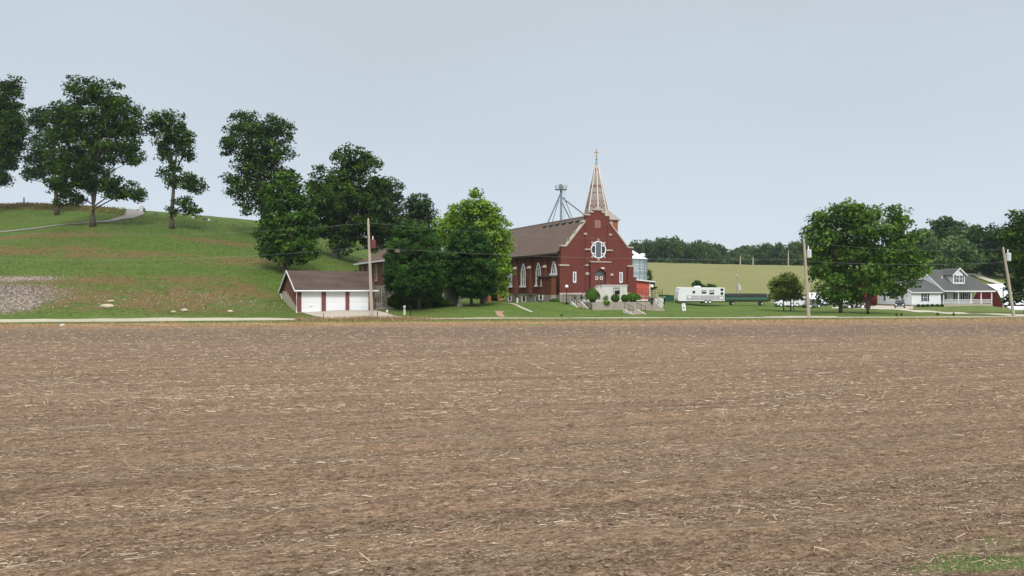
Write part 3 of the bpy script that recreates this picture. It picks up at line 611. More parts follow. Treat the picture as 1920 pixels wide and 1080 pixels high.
tree('maple_tree', 1925, 98, [(1925, 420, 34, 28), (1905, 445, 22, 20), (1940, 470, 50, 40), (1912, 490, 22, 22), (1935, 530, 40, 30), (1908, 545, 20, 18), (1900, 560, 12, 9)], L_dark, 'dark leafy tree cut by the right edge of the photo', dens=34, trunk_r=.35)
FG = 'trees on the slope behind the white house'
for i, (px, Y, bl, lm, lab) in enumerate([
    (1772, 215, [(1772, 425, 32, 20), (1765, 450, 40, 30), (1790, 470, 30, 30)], L_dark2, 'tallest dark round topped tree behind the white house'),
    (1812, 205, [(1812, 440, 28, 22), (1810, 470, 34, 36), (1825, 495, 24, 18)], L_far, 'mid green tree right of the tallest one behind the house'),
    (1850, 195, [(1850, 440, 28, 22), (1850, 475, 36, 34), (1870, 500, 26, 16)], L_dark2, 'dark tree on the slope above the barn roof'),
    (1885, 190, [(1885, 445, 26, 22), (1885, 480, 34, 36)], L_dark, 'dark tree on the slope left of the leaning pole'),
    (1740, 190, [(1735, 450, 32, 24), (1745, 480, 36, 26)], L_far2, 'pale green tree between the big maple and the house roof'),
    (1795, 172, [(1790, 465, 32, 18), (1800, 488, 36, 18), (1770, 490, 26, 14)], L_far2, 'lighter feathery tree just behind the house ridge'),
    (1700, 225, [(1700, 470, 40, 30), (1690, 500, 40, 26)], L_far, 'tree mostly hidden behind the right lawn maple'),
    (1950, 200, [(1950, 440, 50, 40), (1950, 490, 60, 36)], L_dark, 'large dark tree beyond the right edge of the photo')]):
    tree('slope_tree', px, Y, bl, lm, lab, group=FG, dens=13, leaf=.55, clump=2.2, trunk_r=.4)
tree('bush', 1311, 150, [(1308, 534, 10, 8), (1316, 538, 8, 7)], L_round, 'dark round bush behind the roof of the camper, left one', 'bush', 'bushes behind the camper', dens=50, leaf=.3, clump=.7, trunk_r=.1)
tree('bush', 1332, 150, [(1331, 538, 9, 7), (1338, 540, 6, 5)], L_round, 'smaller green bush behind the roof of the camper, right one', 'bush', 'bushes behind the camper', dens=50, leaf=.3, clump=.7, trunk_r=.1)
tree('bush', 1216, 150, [(1217, 516, 7, 10), (1222, 536, 7, 9)], L_dark, 'dark bush behind the grain bin and orange shed', 'bush', dens=50, leaf=.3, clump=.7, trunk_r=.1)
# far wood (one mass)
def wood():
    P = []; T = []
    for i in range(52):
        px = 1175 + i * 9.0 + RNG.uniform(-5, 5); Y = RNG.uniform(345, 375)
        top = float(np.interp(px, [1170, 1200, 1250, 1290, 1320, 1350, 1378, 1400, 1440, 1470, 1500, 1560, 1650], [458, 453, 446, 449, 455, 462, 472, 460, 456, 458, 450, 448, 450])) + RNG.uniform(-3, 7)
        base = 497; r = RNG.uniform(10, 17); s = Y / F
        for (cy, rr) in ((top + r * .8, r), (top + 1.7 * r, r * 1.15), (base - .45 * r, r * 1.1)):
            p, tt, _ = crown_pts([(xof(px, Y) + RNG.uniform(-1, 1), Y + RNG.uniform(-3, 3), zof(cy, Y), rr * s, rr * s, rr * s * .8)], 11, 2.2)
            P.append(p); T.append(np.clip(tt * .6 + RNG.uniform(0, .45) * (i % 5 > 0), 0, 1))
    P = np.concatenate(P); T = np.concatenate(T)
    put(npmesh('far_wood', cards(P, .5, up=.6), 4, L_far, tint=T), 'far-off wood along the top of the pasture hill', 'wood', kind='stuff')
wood()

# ------------------------------------------------------------------ shrubs at the church
def shrub(name, px, Y, z, rx, ry, lm, label, leaf=.10, n=1800, group=None):
    root = thing(name, (xof(px, Y), Y, z), 0, label, 'shrub', group); s = Y / F
    d = RNG.normal(0, 1, (n, 3)); d /= np.linalg.norm(d, axis=1)[:, None]
    P = d * (RNG.random(n) ** .2)[:, None] * np.array([rx * s, rx * s, ry * s]) + np.array([0, 0, ry * s]); P = P[P[:, 2] > 0]
    npmesh('foliage', cards(P, leaf, outc=np.array([0, 0, ry * s])), 4, lm, root, tint=RNG.random(len(P)))
    m = MB()
    for k in range(4): m.tube([(.06 * math.cos(k * 1.6), .06 * math.sin(k * 1.6), -.1), (rx * s * .4 * math.cos(k * 1.6), rx * s * .4 * math.sin(k * 1.6), ry * s * 1.1)], .03, 5, r2=.01)
    obj('stem', m, bark, root)
TZ = 1.53
def tufty(px, Y, z, h, spread, lm, label, n=900):
    root = thing('ornamental_grass', (xof(px, Y), Y, z), 0, label, 'ornamental grass', None)
    a = RNG.random(n) * 6.28; r = RNG.random(n) ** .55; ca, sa = np.cos(a), np.sin(a); w = .022
    hh = h * np.sqrt(np.clip(1 - .62 * r ** 2, 0, 1)) * RNG.uniform(.82, 1.04, n); S = np.stack([-sa * w, ca * w, 0 * a], -1)
    ks = [np.stack([ca * r * spread * f, sa * r * spread * f, hh * g], -1) for f, g in ((.38, 0), (.66, .58), (.92, .96), (1.1, .85), (1.22, .25))]
    V = np.concatenate([np.stack([p - S, p + S, q + S * (.9 if i < 3 else .3), q - S * (.9 if i < 3 else .3)], 1) for i, (p, q) in enumerate(zip(ks[:-1], ks[1:]))]).reshape(-1, 3)
    npmesh('blade_clump', V, 4, lm, root, tint=RNG.random(4 * n))
tufty(1111, 99.2, TZ, 1.95, .95, L_shrub, 'tall arching ornamental grass at the left of the white stoop')
tufty(1187, 101.5, TZ, 1.35, 1.0, L_shrub, 'spreading ornamental grass right of the two ball shrubs')
shrub('ball_shrub', 1153.5, 99.6, TZ, 8, 7.2, L_shrub, 'left of the two clipped ball shrubs below the stoop', group='clipped ball shrubs')
shrub('ball_shrub', 1172.5, 100.2, TZ, 8, 6.8, L_shrub, 'right of the two clipped ball shrubs below the stoop', group='clipped ball shrubs')
shrub('creeping_shrub', 1137, 97.9, 1.30, 7, 3.0, L_lime, 'yellow green creeping shrub spilling over the retaining wall', leaf=.1, n=900)
tufty(1136, 98.9, TZ, 1.0, .45, leafmat('iris_leaf', (.10, .16, .08), (.2, .28, .16)), 'pale spiky plant in front of the white stoop', n=60)
shrub('hedge_shrub', 1040, 103.0, 1.35, 10, 4, L_shrub, 'low green hedge at the church foundation', leaf=.1, n=1200)

# ------------------------------------------------------------------ church
CH = thing('church', (6.77, 103, 0), 24, 'red brick church with a striped spire and a stepped front gable', 'church')
G = 1.3
ga = [(0, 9.14), (.83, 9.14), (3.79, 12.6), (3.83, 13.58), (4.6, 13.58), (4.6, 14.0), (5.15, 14.0), (5.15, 14.35), (6.45, 14.35), (6.45, 14.0), (7.0, 14.0), (7.0, 13.58), (7.75, 13.58), (7.75, 12.5), (10.8, 9.14), (11.6, 9.14)]
m = MB().prism([(0, G - 1)] + ga + [(11.6, G - 1)], 0, .45)
for (a, b_) in ((3.8, 4.2), (7.35, 7.75)): m.box(a, b_, -.14, 0, 2.5, 8.2)
m.box(3.8, 4.2, -.1, 0, 8.7, 12.3).box(7.35, 7.75, -.1, 0, 8.7, 12.3)
m.box(-.33, 1.05, -.30, 0, 2.74, 6.45).box(10.7, 11.6, -.30, 0, 2.74, 6.45)
m.box(11.6, 12.22, -.12, .9, G - 1, 4.95)
fac = obj('front_wall', m, brick_red, CH)
# projecting portal with arch
def arch_poly(x0, x1, z0, z1, n=10, pointed=True):
    w = x1 - x0; zs = z1 - (w * .9 if pointed else w * .28); p = [(x0, z0), (x0, zs)]
    for i in range(1, n):
        u = i / n
        if pointed:
            uu = 1 - abs(2 * u - 1); p.append((x0 + w * u, zs + (z1 - zs) * math.sin(uu * math.pi / 2) ** .8))
        else: p.append((x0 + w * u, zs + (z1 - zs) * math.sin(math.pi * u)))
    return p + [(x1, zs), (x1, z0)]
op = arch_poly(5.15, 6.95, 4.0, 6.0, 10, False)
m = MB().prism([(4.45, 2.4), (4.45, 7.0), (7.65, 7.0), (7.65, 2.4), (6.95, 2.4)] + op[::-1] + [(5.15, 2.4)], -.45, -.003)
obj('portal', m, brick_red, CH)
obj('door', MB().prism(op, -.06, -.02), door_w, CH)
m = MB().box(5.3, 6.8, -.10, -.062, 5.15, 5.75); obj('door_glass', m, glass_g, CH)
for x in (5.55, 6.35):
    w = obj('wreath', MB().ring(x, 4.8, .26, .17, -.14, -.08, 16), globe_m, CH)
class Many:
    def __init__(s_, n_, m_, p_): s_.a = (n_, m_, p_)
    def box(s_, *q): obj(s_.a[0], MB().box(*q), s_.a[1], s_.a[2]); return s_
    def prism(s_, *q): obj(s_.a[0], MB().prism(*q), s_.a[1], s_.a[2]); return s_
st = Many('stone_band', stone, CH)
st.box(4.35, 7.75, -.55, -.003, 7.0, 7.14)
for (a, b_) in ((-.38, 1.1), (10.65, 11.68)): st.box(a, b_, -.38, -.31, 6.45, 6.6).box(a, b_, -.31, 0, 6.452, 6.66)
for (a, b_) in ((3.72, 4.28), (7.27, 7.83)): st.box(a, b_, -.22, -.003, 6.5, 6.68)
st.box(3.7, 4.75, -.2, -.004, 8.72, 8.92).box(7.15, 8.2, -.2, -.004, 8.66, 8.86)
for x in (3.78, 7.85): st.box(x - .22, x + .22, -.18, -.005, 10.85, 11.12)
for k in range(8):
    a = k * math.pi / 4 + math.pi / 2
    if abs(math.cos(a)) > .9: continue
    x, z = 5.9 + 1.42 * math.cos(a), 8.8 + 1.42 * math.sin(a); st.box(x - .12, x + .12, -.12, -.006, z - .13, z + .13)
for (x, z) in ((4.05, 5.42), (8.0, 5.3)): st.box(x - .28, x + .28, -.20, -.142 if x < 5 else -.005, z - .16, z + .16)
st.box(-.40, 11.7, -.36, -.302, 2.44, 2.74); 
cpg = Many('coping_stone', stone, CH)
def cop(x0, z0, x1, z1, t_=.2):
    cpg.prism([(x0, z0), (x1, z1), (x1, z1 + t_), (x0, z0 + t_)], -.12, .57)
cop(-.1, 9.142, .83, 9.142); cop(.83, 9.16, 3.70, 12.52, .26); cop(3.2, 12.6, 3.79, 12.62, .3) ; cop(3.7, 13.583, 4.6, 13.583); cop(4.5, 14.003, 5.1, 14.003); cop(5.05, 14.353, 6.55, 14.353); cop(6.5, 14.003, 7.1, 14.003); cop(7.0, 13.583, 7.87, 13.583)
cop(7.79, 12.55, 8.2, 12.55, .3); cop(7.9, 12.42, 10.8, 9.16, .26); cop(10.8, 9.142, 11.72, 9.142)
for (x, z) in ((1.4, 9.95), (2.3, 11.0)): cpg.box(x - .15, x + .15, -.14, .59, z + .02, z + .34)
# lattice vent of pierced bricks
lv = MB().box(5.3, 6.3, -.012, -.002, 11.85, 13.0)
for i in range(6):
    for j in range(7):
        if (i + j) % 2 == 0: lv.box(5.32 + i * .165, 5.47 + i * .165, -.05, -.011, 11.87 + j * .163, 12.01 + j * .163)
la = obj('lattice_vent', lv, mat('painted_recess_shade', (.035, .012, .012), .9), CH); la.data.materials.append(mat('pink_brick', (.62, .36, .31), .9))  # flat dark plate; shade of the vent openings put into its colour
for i_, p_ in enumerate(la.data.polygons): p_.material_index = 1 if i_ >= 6 else 0
# rose window
rw = obj('rose_window', MB().disc((5.9, -.03, 8.8), 1.16, 'y', .04, 32), glass, CH)
rf = MB().ring(5.9, 8.8, 1.24, 1.08, -.12, -.05, 32)
rf.box(5.35, 5.47, -.10, -.051, 7.76, 9.84).box(6.33, 6.45, -.10, -.051, 7.76, 9.84)
for z in (8.22, 9.32): rf.box(4.84, 5.349, -.095, -.051, z, z + .12).box(6.451, 6.96, -.095, -.051, z, z + .12)
obj('frame', rf, paint_w, rw)
pn = MB().box(5.475, 6.325, -.07, -.052, 7.8, 9.8); obj('pane', pn, glass_g, rw)
for x in (2.1, 9.65):
    w = obj('slit_window', MB().box(x - .14, x + .10, -.04, -.003, 4.35, 5.55), glass_g, CH)
    obj('frame', MB().box(x - .26, x - .141, -.08, -.004, 4.2, 5.66).box(x + .101, x + .26, -.08, -.004, 4.2, 5.66).box(x - .14, x + .10, -.08, -.004, 5.551, 5.66).box(x - .14, x + .10, -.08, -.004, 4.1, 4.349), paint_w, w)
# nave walls
NL = 30.0
m = MB().box(0, .4, .452, NL, 2.44, 8.45).box(11.2, 11.6, .452, NL, 2.44, 8.45)
m.prism([(.402, 2.44), (.402, 8.45), (5.8, 13.5), (11.198, 8.45), (11.198, 2.44)], NL - .4, NL)
for y in (4.45, 9.6, 14.75, 19.9, 25.05):
    m.box(-.48, -.003, y - .42, y + .42, 2.44, 6.3).box(-.22, -.003, y - .36, y + .36, 6.301, 8.0)
    m.box(11.603, 12.05, y - .42, y + .42, 2.44, 6.3)
m.box(-.10, -.002, .46, NL, 7.9, 8.15)
obj('nave_wall', m, brick_side, CH)
cpb = Many('buttress_cap', stone, CH)
for y in (4.45, 9.6, 14.75, 19.9, 25.05):
    cpb.prism([(-.56, 6.302), (-.56, 6.42), (-.225, 6.68), (-.225, 6.302)], y - .48, y + .48)
m = MB().box(-.04, .4, .453, NL + .03, G - 2, 2.438).box(11.2, 11.66, .453, NL + .03, G - 2, 2.438).box(-.36, 11.66, -.33, .451, G - 2, 2.438)
obj('foundation', m, conc_base, CH)
obj('base_band', MB().box(-.09, -.041, .46, NL, 2.36, 2.52), conc_base, CH)
def goth(y0, y1, z0, z1):
    """pointed window on the left wall (x=0 plane)"""
    w = y1 - y0; ym = (y0 + y1) / 2
    g = obj('gothic_window', MB().prism(arch_poly(y0 + .08, y1 - .08, z0, z1 - .1), -.03, -.004, 'x'), glass, CH)
    f = MB(); P = arch_poly(y0, y1, z0, z1); Q = arch_poly(y0 + .17, y1 - .17, z0 + .02, z1 - .22)
    n = len(P)
    for i in range(n - 1):
        f.add([(-.13, *P[i]), (-.13, *P[i + 1]), (-.13, *Q[i + 1]), (-.13, *Q[i]), (-.031, *P[i]), (-.031, *P[i + 1]), (-.031, *Q[i + 1]), (-.031, *Q[i])], [(0, 1, 2, 3), (4, 7, 6, 5), (0, 4, 5, 1), (3, 2, 6, 7)])
    f.box(-.11, -.032, ym - .07, ym + .07, z0, z1 - w * .75)
    zr = z1 - w * .62
    f.add([(-.11, ym - .07, zr - .2), (-.11, ym + .07, zr - .2), (-.11, y1 - .2, zr + .35), (-.11, y1 - .34, zr + .35)], [(0, 1, 2, 3)]).add([(-.11, ym - .07, zr - .2), (-.11, ym + .07, zr - .2), (-.11, y0 + .34, zr + .35), (-.11, y0 + .2, zr + .35)], [(0, 1, 2, 3)])
    o_ = len(f.v)
    for k in range(12):
        a = 2 * math.pi * k / 12; a2 = 2 * math.pi * (k + 1) / 12
        f.add([(-.115, ym + .30 * math.cos(a), zr + .28 + .36 * math.sin(a)), (-.115, ym + .30 * math.cos(a2), zr + .28 + .36 * math.sin(a2)), (-.115, ym + .2 * math.cos(a2), zr + .28 + .26 * math.sin(a2)), (-.115, ym + .2 * math.cos(a), zr + .28 + .26 * math.sin(a))], [(0, 1, 2, 3)])
    if z1 - z0 > 1.0: f.box(-.10, -.033, y0 + .1, y1 - .1, z0 + (z1 - z0) * .26, z0 + (z1 - z0) * .26 + .07)
    obj('frame', f, paint_w, g)
    obj('sill', MB().box(-.30, -.005, y0 - .15, y1 + .15, z0 - .26, z0 - .001), paint_w, g)
for (y0, z0) in ((1.25, 5.45), (6.2, 3.85), (11.45, 3.75), (16.5, 3.75), (21.7, 3.75)): goth(y0, y0 + 1.6, z0, 7.15)
for (y0, y1, a, b_) in ((11.2, 12.8, 1.25, 2.1), (16.6, 18.0, 1.3, 2.1), (6.8, 8.0, 1.3, 2.1)):
    w = obj('basement_window', MB().box(-.07, -.042, y0 + .25, y1 - .25, a + .1, b_), glass, CH)
    obj('frame', MB().box(-.13, -.043, y0, y0 + .249, a, b_).box(-.13, -.043, y1 - .249, y1, a, b_).box(-.12, -.043, y0 + .25, y1 - .25, a, a + .099), paint_w, w)
# roof
rm = MB(); e0, rd, zt = (-.55, 8.28), (5.8, 13.85), .18
rm.prism([(e0[0], e0[1]), (5.8, 13.85), (12.15, 8.28), (12.15, 8.28 - zt), (5.8, 13.85 - zt - .05), (e0[0], e0[1] - zt)], .46, NL + .5)
rf_ = obj('roof', rm, shingle, CH)
obj('fascia', MB().box(-.62, -.553, .47, NL + .5, 8.0, 8.24).box(-.55, -.005, .47, NL + .5, 7.98, 8.03), mat('dark_fascia', (.05, .035, .032), .8), rf_)
obj('ridge_cap', MB().prism([(5.6, 13.72), (5.8, 13.9), (6.0, 13.72)], .5, NL + .5), mat('ridge_dark', (.09, .075, .07), .9), rf_)
for k in range(7):
    y = 1.9 + k * 2.15; x = 5.05; z = 13.85 - (5.8 - x) * .8772
    vent = MB().prism([(x - .34, z - .29), (x - .34, z - .05), (x + .14, z + .16), (x + .14, z + .12)], y - .42, y + .42); obj('roof_vent', vent, black, rf_)
# tower and spire
tx, ty, ta = 7.25, 2.75, 2.2
tl = 1.35; m = MB().box(tx - tl, tx + ta, .46, ty + ta - .8, 7.0, 13.15); tw = obj('tower', m, brick_orange, CH)
obj('louver', MB().box(tx + ta + .003, tx + ta + .03, 1.5, 2.7, 11.4, 12.6), mat('louver_brown', (.16, .055, .03), .8), tw)
obj('tower_cornice', MB().box(tx + ta + .001, tx + ta + .1, .47, ty + ta - .7, 12.85, 13.1), brick_orange, tw)
x0_, x1_, y0_, y1_ = tx - tl - .25, tx + ta + .3, .2, ty + ta - .5
sk = MB().add([(x0_, y0_, 13.1), (x1_, y0_, 13.1), (x1_, y1_, 13.1), (x0_, y1_, 13.1), (x0_, y0_, 13.2), (x1_, y0_, 13.2), (x1_, y1_, 13.2), (x0_, y1_, 13.2), (tx - 1.2, ty - 1.2, 14.7), (tx + 1.2, ty - 1.2, 14.7), (tx + 1.2, ty + 1.2, 14.7), (tx - 1.2, ty + 1.2, 14.7)],
    [(0, 3, 2, 1), (0, 1, 5, 4), (1, 2, 6, 5), (2, 3, 7, 6), (3, 0, 4, 7), (4, 5, 9, 8), (5, 6, 10, 9), (6, 7, 11, 10), (7, 4, 8, 11), (8, 9, 10, 11)])
obj('tower_roof', sk, slate, tw)
sp = MB().lathe([(1.83, 13.9), (1.72, 14.7), (.26, 21.2)], tx, ty, 8, math.pi / 8); nsp = len(sp.f)
ribs = []
for k in range(8):
    rb = MB(); ribs.append(rb); a = math.pi / 8 + k * math.pi / 4; c_, s_ = math.cos(a), math.sin(a)
    rb.tube([(tx + 1.87 * c_, ty + 1.87 * s_, 13.7), (tx + 1.74 * c_, ty + 1.74 * s_, 14.7), (tx + .27 * c_, ty + .27 * s_, 21.2)], .065, 5)
bd = sp
def rad(z): return 1.72 - (z - 14.7) / 6.5 * 1.46
def patch(k, u, z, w, h):
    a0 = math.pi / 8 + k * math.pi / 4; a1 = a0 + math.pi / 4; q = []
    for (uu, zz) in ((u - w / 2, z - h / 2), (u + w / 2, z - h / 2), (u + w / 2, z + h / 2), (u - w / 2, z + h / 2)):
        r = rad(zz) + .012; q.append((tx + r * (math.cos(a0) * (1 - uu) + math.cos(a1) * uu), ty + r * (math.sin(a0) * (1 - uu) + math.sin(a1) * uu), zz))
    bd.add(q, [(0, 1, 2, 3)])
for k in range(8):
    patch(k, .5, 20.55, .5, .42); patch(k, .28, 19.9 - 1.9, .22, .28); patch(k, .5, 18.2, .5, .2); patch(k, .74, 18.0, .22, .28)
    for u in (.3, .68): patch(k, u, 17.15, .2, .16)
    patch(k, .5, 16.3, .12, .16)
    for u in (.22, .5, .78): patch(k, u, 15.9, .16, .18)
    for u in (.36, .64): patch(k, u, 15.6, .14, .14)
    for u in (.25, .75): patch(k, u, 15.25, .28, .2)
    patch(k, .5, 15.0, .16, .3)
spo = obj('spire', sp, slate, CH); spo.data.materials.append(rust)
for i_, p_ in enumerate(spo.data.polygons): p_.material_index = 1 if i_ >= nsp else 0
for rb in ribs: obj('spire_rib', rb, mat('rib_cream', (.76, .69, .65), .6), spo)
obj('copper_tip', MB().lathe([(.27, 21.2), (.09, 22.0), (.2, 22.12), (.05, 22.25)], tx, ty, 8), copper, spo)
cz_ = 22.25
obj('cross', MB().box(tx - .055, tx + .055, ty - .05, ty + .05, cz_, 23.55).box(tx - .36, tx - .056, ty - .05, ty + .05, 23.05, 23.16).box(tx + .056, tx + .36, ty - .05, ty + .05, 23.05, 23.16), gold, spo)
# confessional bump-out, arched entry
m = MB().box(-1.25, -.49, .5, 4.75, 2.44, 5.0); bo = obj('side_annex', m, brick_side, CH)
obj('annex_roof', MB().box(-1.45, -.484, .3, 4.95, 5.0, 5.14), mat('roof_felt', (.16, .14, .125), .9), bo)
obj('annex_foundation', MB().box(-1.3, -.49, .45, 4.8, G - 2, 2.437), conc_base, bo)
w = obj('slit_window', MB().box(-1.29, -1.253, 3.55, 3.75, 3.75, 4.6), paint_w, bo); obj('sill', MB().box(-1.36, -1.253, 3.35, 3.95, 3.58, 3.748), stone, w)
w = obj('basement_window', MB().box(-1.34, -1.303, 3.15, 4.0, 1.75, 2.35), glass, bo); obj('frame', MB().box(-1.39, -1.303, 2.9, 3.149, 1.7, 2.4).box(-1.39, -1.303, 4.001, 4.25, 1.7, 2.4).box(-1.38, -1.303, 3.149, 4.001, 1.66, 1.748), paint_w, w)
ent = arch_poly(-2.6, -1.35, 1.2, 3.2, 10, False)
m = MB().prism([(-3.1, .6), (-3.1, 3.7), (-2.0, 4.4), (-.9, 3.7), (-.9, .6), (-1.35, .6)] + ent[::-1] + [(-2.6, .6)], 19.0, 19.4); en = obj('arched_entry', m, brick_orange, CH)
m = MB().box(-3.1, -2.8, 19.402, 22, .6, 3.7).box(-.9, -.49, 19.402, 22, .6, 3.7).box(-3.4, -.49, 19.402, 22.2, 3.702, 3.85); obj('entry_wall', m, brick_side, en)
obj('entry_door', MB().box(-2.799, -.901, 21, 21.1, 1.2, 3.4), door_w, en)
# stoop in pale concrete, steps, rails
P0 = obj('stoop', MB().box(5.43, 9.6, -1.75, -.46, .9, 3.72), conc_w, CH)
obj('stoop_cap', MB().box(5.35, 9.68, -1.83, -.46, 3.722, 3.86), conc_w, P0)
aw = obj('window_unit', MB().box(7.35, 8.35, -1.79, -1.753, 2.35, 3.45), black, P0)
obj('frame', MB().box(7.45, 8.30, -1.86, -1.792, 3.2, 3.32).box(7.45, 8.1, -1.9, -1.792, 3.06, 3.14).box(7.38, 7.45, -1.9, -1.792, 2.38, 3.32).box(7.45, 8.4, -1.83, -1.792, 2.38, 2.48), mat('unit_grey', (.62, .62, .58), .6), aw)
sp_ = MB()
for k in range(12): sp_.box(2.2 + k * .27, 2.2 + (k + 1) * .27 - .002, -1.7, -.47, .9, 1.6 + (k + 1) * .18)
obj('stoop_steps', sp_, conc_w, CH)
rl = MB()
rl.tube([(2.2, -1.78, 2.5), (5.3, -1.78, 4.55)], .035).tube([(2.2, -1.78, 2.0), (5.3, -1.78, 4.1)], .025)
for x in (2.2, 3.2, 4.2, 5.3): rl.tube([(x, -1.78, 1.3 + (x - 2.2) * .66), (x, -1.78, 2.5 + (x - 2.2) * .66)], .03)
obj('handrail', rl, rail_m, CH)
fl = MB().box(6.0, 6.1, -.62, -.56, 6.15, 6.3).lathe([(.06, 6.02), (.22, 6.1), (.24, 6.25), (.08, 6.3)], 6.25, -.75, 10); obj('porch_lamp', fl, globe_m, CH)

# terrace with retaining wall and stairs (own thing)
TE = thing('retaining_wall', (6.77, 103, 0), 24, 'stained concrete retaining wall with planting bed in front of the church', 'retaining wall')
m = MB().prism([(.9, -.6), (.9, 1.53), (10.36, 1.53), (12.1, .30), (12.1, -.6)], -7.0, -6.72); obj('wall_face', m, conc, TE)
m = MB().box(.9, 1.15, -6.718, -4.2, -.6, 1.53).box(10.1, 10.35, -6.718, -1.8, -.6, 1.5); obj('side_wall', m, conc, TE)
obj('planting_bed', MB().box(1.152, 10.098, -6.718, -.35, -.6, 1.47), mat('mulch', (.09, .045, .035), .95, noise=(6, .7, (.13, .075, .05)), bump=(9, .8, .05)), TE)
def stairs(name, x0, x1, y0, z0, z1, run, n, label):
    """descends towards -y from z1 to z0"""
    S = thing(name, (6.77, 103, 0), 24, label, 'stairs', 'concrete stairs in front of the church')
    mb = MB()
    for k in range(n):
        mb.box(x0, x1, y0 + run * k / n + .002, y0 + run * (k + 1) / n, z0 - .8, z0 + (z1 - z0) * (k + 1) / n)
    obj('steps', mb, conc, S)
    for xx in (x0 - .18, x1 + .003):
        obj('cheek_wall', MB().prism([(y0 - .1, z0 - .8), (y0 - .1, z0 + .12), (y0 + run, z1 + .12), (y0 + run + .3, z1 + .12), (y0 + run + .3, z0 - .8)], xx, xx + .177, 'x'), conc_w, S)
        r = MB(); r.tube([(xx + .09, y0, z0 + .98), (xx + .09, y0 + run, z1 + .98), (xx + .09, y0 + run + .25, z1 + .98)], .03).tube([(xx + .09, y0, z0 + .55), (xx + .09, y0 + run, z1 + .55)], .022)
        for u in (0, .5, 1): r.tube([(xx + .09, y0 + run * u, z0 + (z1 - z0) * u + .1), (xx + .09, y0 + run * u, z0 + (z1 - z0) * u + .98)], .028)
        obj('handrail', r, rail_m, S)
    return S
stairs('stairs', -.55, .70, -6.95, .15, 1.48, 2.7, 8, 'left flight of concrete stairs with brown rails beside the lamp post')
stairs('stairs', 4.2, 5.9, -11.6, .0, .50, 1.9, 4, 'short lower flight of steps from the road to the retaining wall')
S = thing('stairs', (6.77, 103, 0), 24, 'right flight of stairs running down along the end of the retaining wall', 'stairs', 'concrete stairs in front of the church')
mb = MB()
for k in range(8): mb.box(10.36 + k * .22, 10.36 + (k + 1) * .22 - .002, -6.71, -5.3, -.6, 1.5 - k * .16)
obj('steps', mb, conc, S)
obj('cheek_wall', MB().prism([(10.36, 1.535), (10.36, 1.66), (12.2, .42), (12.2, .30)], -7.03, -6.70), conc_w, S)
r = MB()
for yy in (-6.8, -5.35):
    r.tube([(10.3, yy, 2.5), (12.2, yy, 1.25)], .03).tube([(10.3, yy, 2.1), (12.2, yy, .85)], .022)
    for x in (10.3, 11.25, 12.2): r.tube([(x, yy, 1.5 - (x - 10.3) * .65), (x, yy, 2.5 - (x - 10.3) * .66)], .028)
obj('handrail', r, rail_m, S)
# entry rail and planters beside left stairs
PR = thing('landing_railing', (6.77, 103, 0), 24, 'dark pipe railing on the landing between lamp post and church wall', 'railing')
r = MB()
for z in (1.9, 2.35, 2.5): r.tube([(-1.6, -3.6, z), (1.2, -3.6, z)], .025)
for x in (-1.6, -.7, .2, 1.2): r.tube([(x, -3.6, 1.2), (x, -3.6, 2.5)], .028)
obj('rail', r, rail_m, PR)
for (x, lab) in ((.35, 'left white flower pot on the landing by the stairs'), (1.35, 'right white flower pot on the landing by the stairs')):
    o = thing('flower_pot', (6.77 + x * .9135 + 3.3 * .4067, 103 + x * .4067 - 3.3 * .9135, 1.5), 0, lab, 'flower pot', 'pots on the landing')
    obj('pot', MB().lathe([(.16, 0), (.26, .35), (.24, .38)], 0, 0, 10), paint_w, o)
    P = RNG.normal(0, .15, (160, 3)) + np.array([0, 0, .55]); npmesh('plant', cards(P, .07), 4, L_shrub, o, tint=RNG.random(160))

def lamp_post(px, Y, z, h, label):
    o = thing('lamp_post', (xof(px, Y), Y, z), 0, label, 'lamp post', 'globe lamp posts by the church')
    obj('post', MB().lathe([(.18, -.1), (.18, .08), (.09, .25), (.065, .4), (.05, h - .1), (.11, h - .02), (.11, h)], 0, 0, 10), black, o)
    obj('globe', MB().lathe([(.06, h), (.2, h + .1), (.24, h + .24), (.2, h + .38), (.08, h + .46)], 0, 0, 14), globe_m, o, True)
lamp_post(1062.5, 99, 1.35, 2.0, 'globe lamp post left of the church stairs')
lamp_post(1222.5, 100.6, 1.45, 1.95, 'globe lamp post at the right end of the retaining wall')

# ------------------------------------------------------------------ orange shed with ramp
SH = thing('shed', (xof(1180, 118), 118, .6), 14, 'orange red shed with white trim behind the right corner of the church', 'shed')
sw = 3.55
obj('wall', MB().prism([(0, .9), (0, 4.1), (sw, 3.75), (sw, .9)], 0, 5), orange_w, SH)
obj('roof', MB().prism([(-.2, 4.12), (-.2, 4.3), (sw + .75, 3.88), (sw + .75, 3.7)], -.4, 5.4), paint_w, SH)
obj('corner_trim', MB().box(sw - .14, sw + .02, -.04, -.003, .9, 3.72).box(0, sw - .142, -.04, -.003, .75, 1.0), paint_w, SH)
obj('foundation', MB().box(0, sw, .1, 5, -.8, .89), conc_base, SH)
RA = thing('ramp', (xof(1196, 112), 112, .8), 20, 'concrete ramp with iron railings in front of the orange shed', 'ramp')
obj('deck', MB().prism([(-.4, 1.55), (4.0, 1.25), (4.0, 1.05), (-.4, 1.35)], 0, 1.6), conc, RA)
obj('pier', MB().box(2.75, 4.3, -.2, 1.8, -1, 1.04), conc_w, RA)
r = MB()
for z in (.45, .75, 1.05): r.tube([(-.4, .1, 1.5 + z), (2.6, .1, 1.3 + z), (4.3, .1, 1.28 + z)], .03)
for x in (-.4, .8, 2.0, 3.0, 4.3): r.tube([(x, .1, 1.2), (x, .1, 2.4)], .03)
for z in (.6, 1.05): r.tube([(4.3, .1, 1.28 + z), (4.3, 1.6, 1.28 + z)], .03)
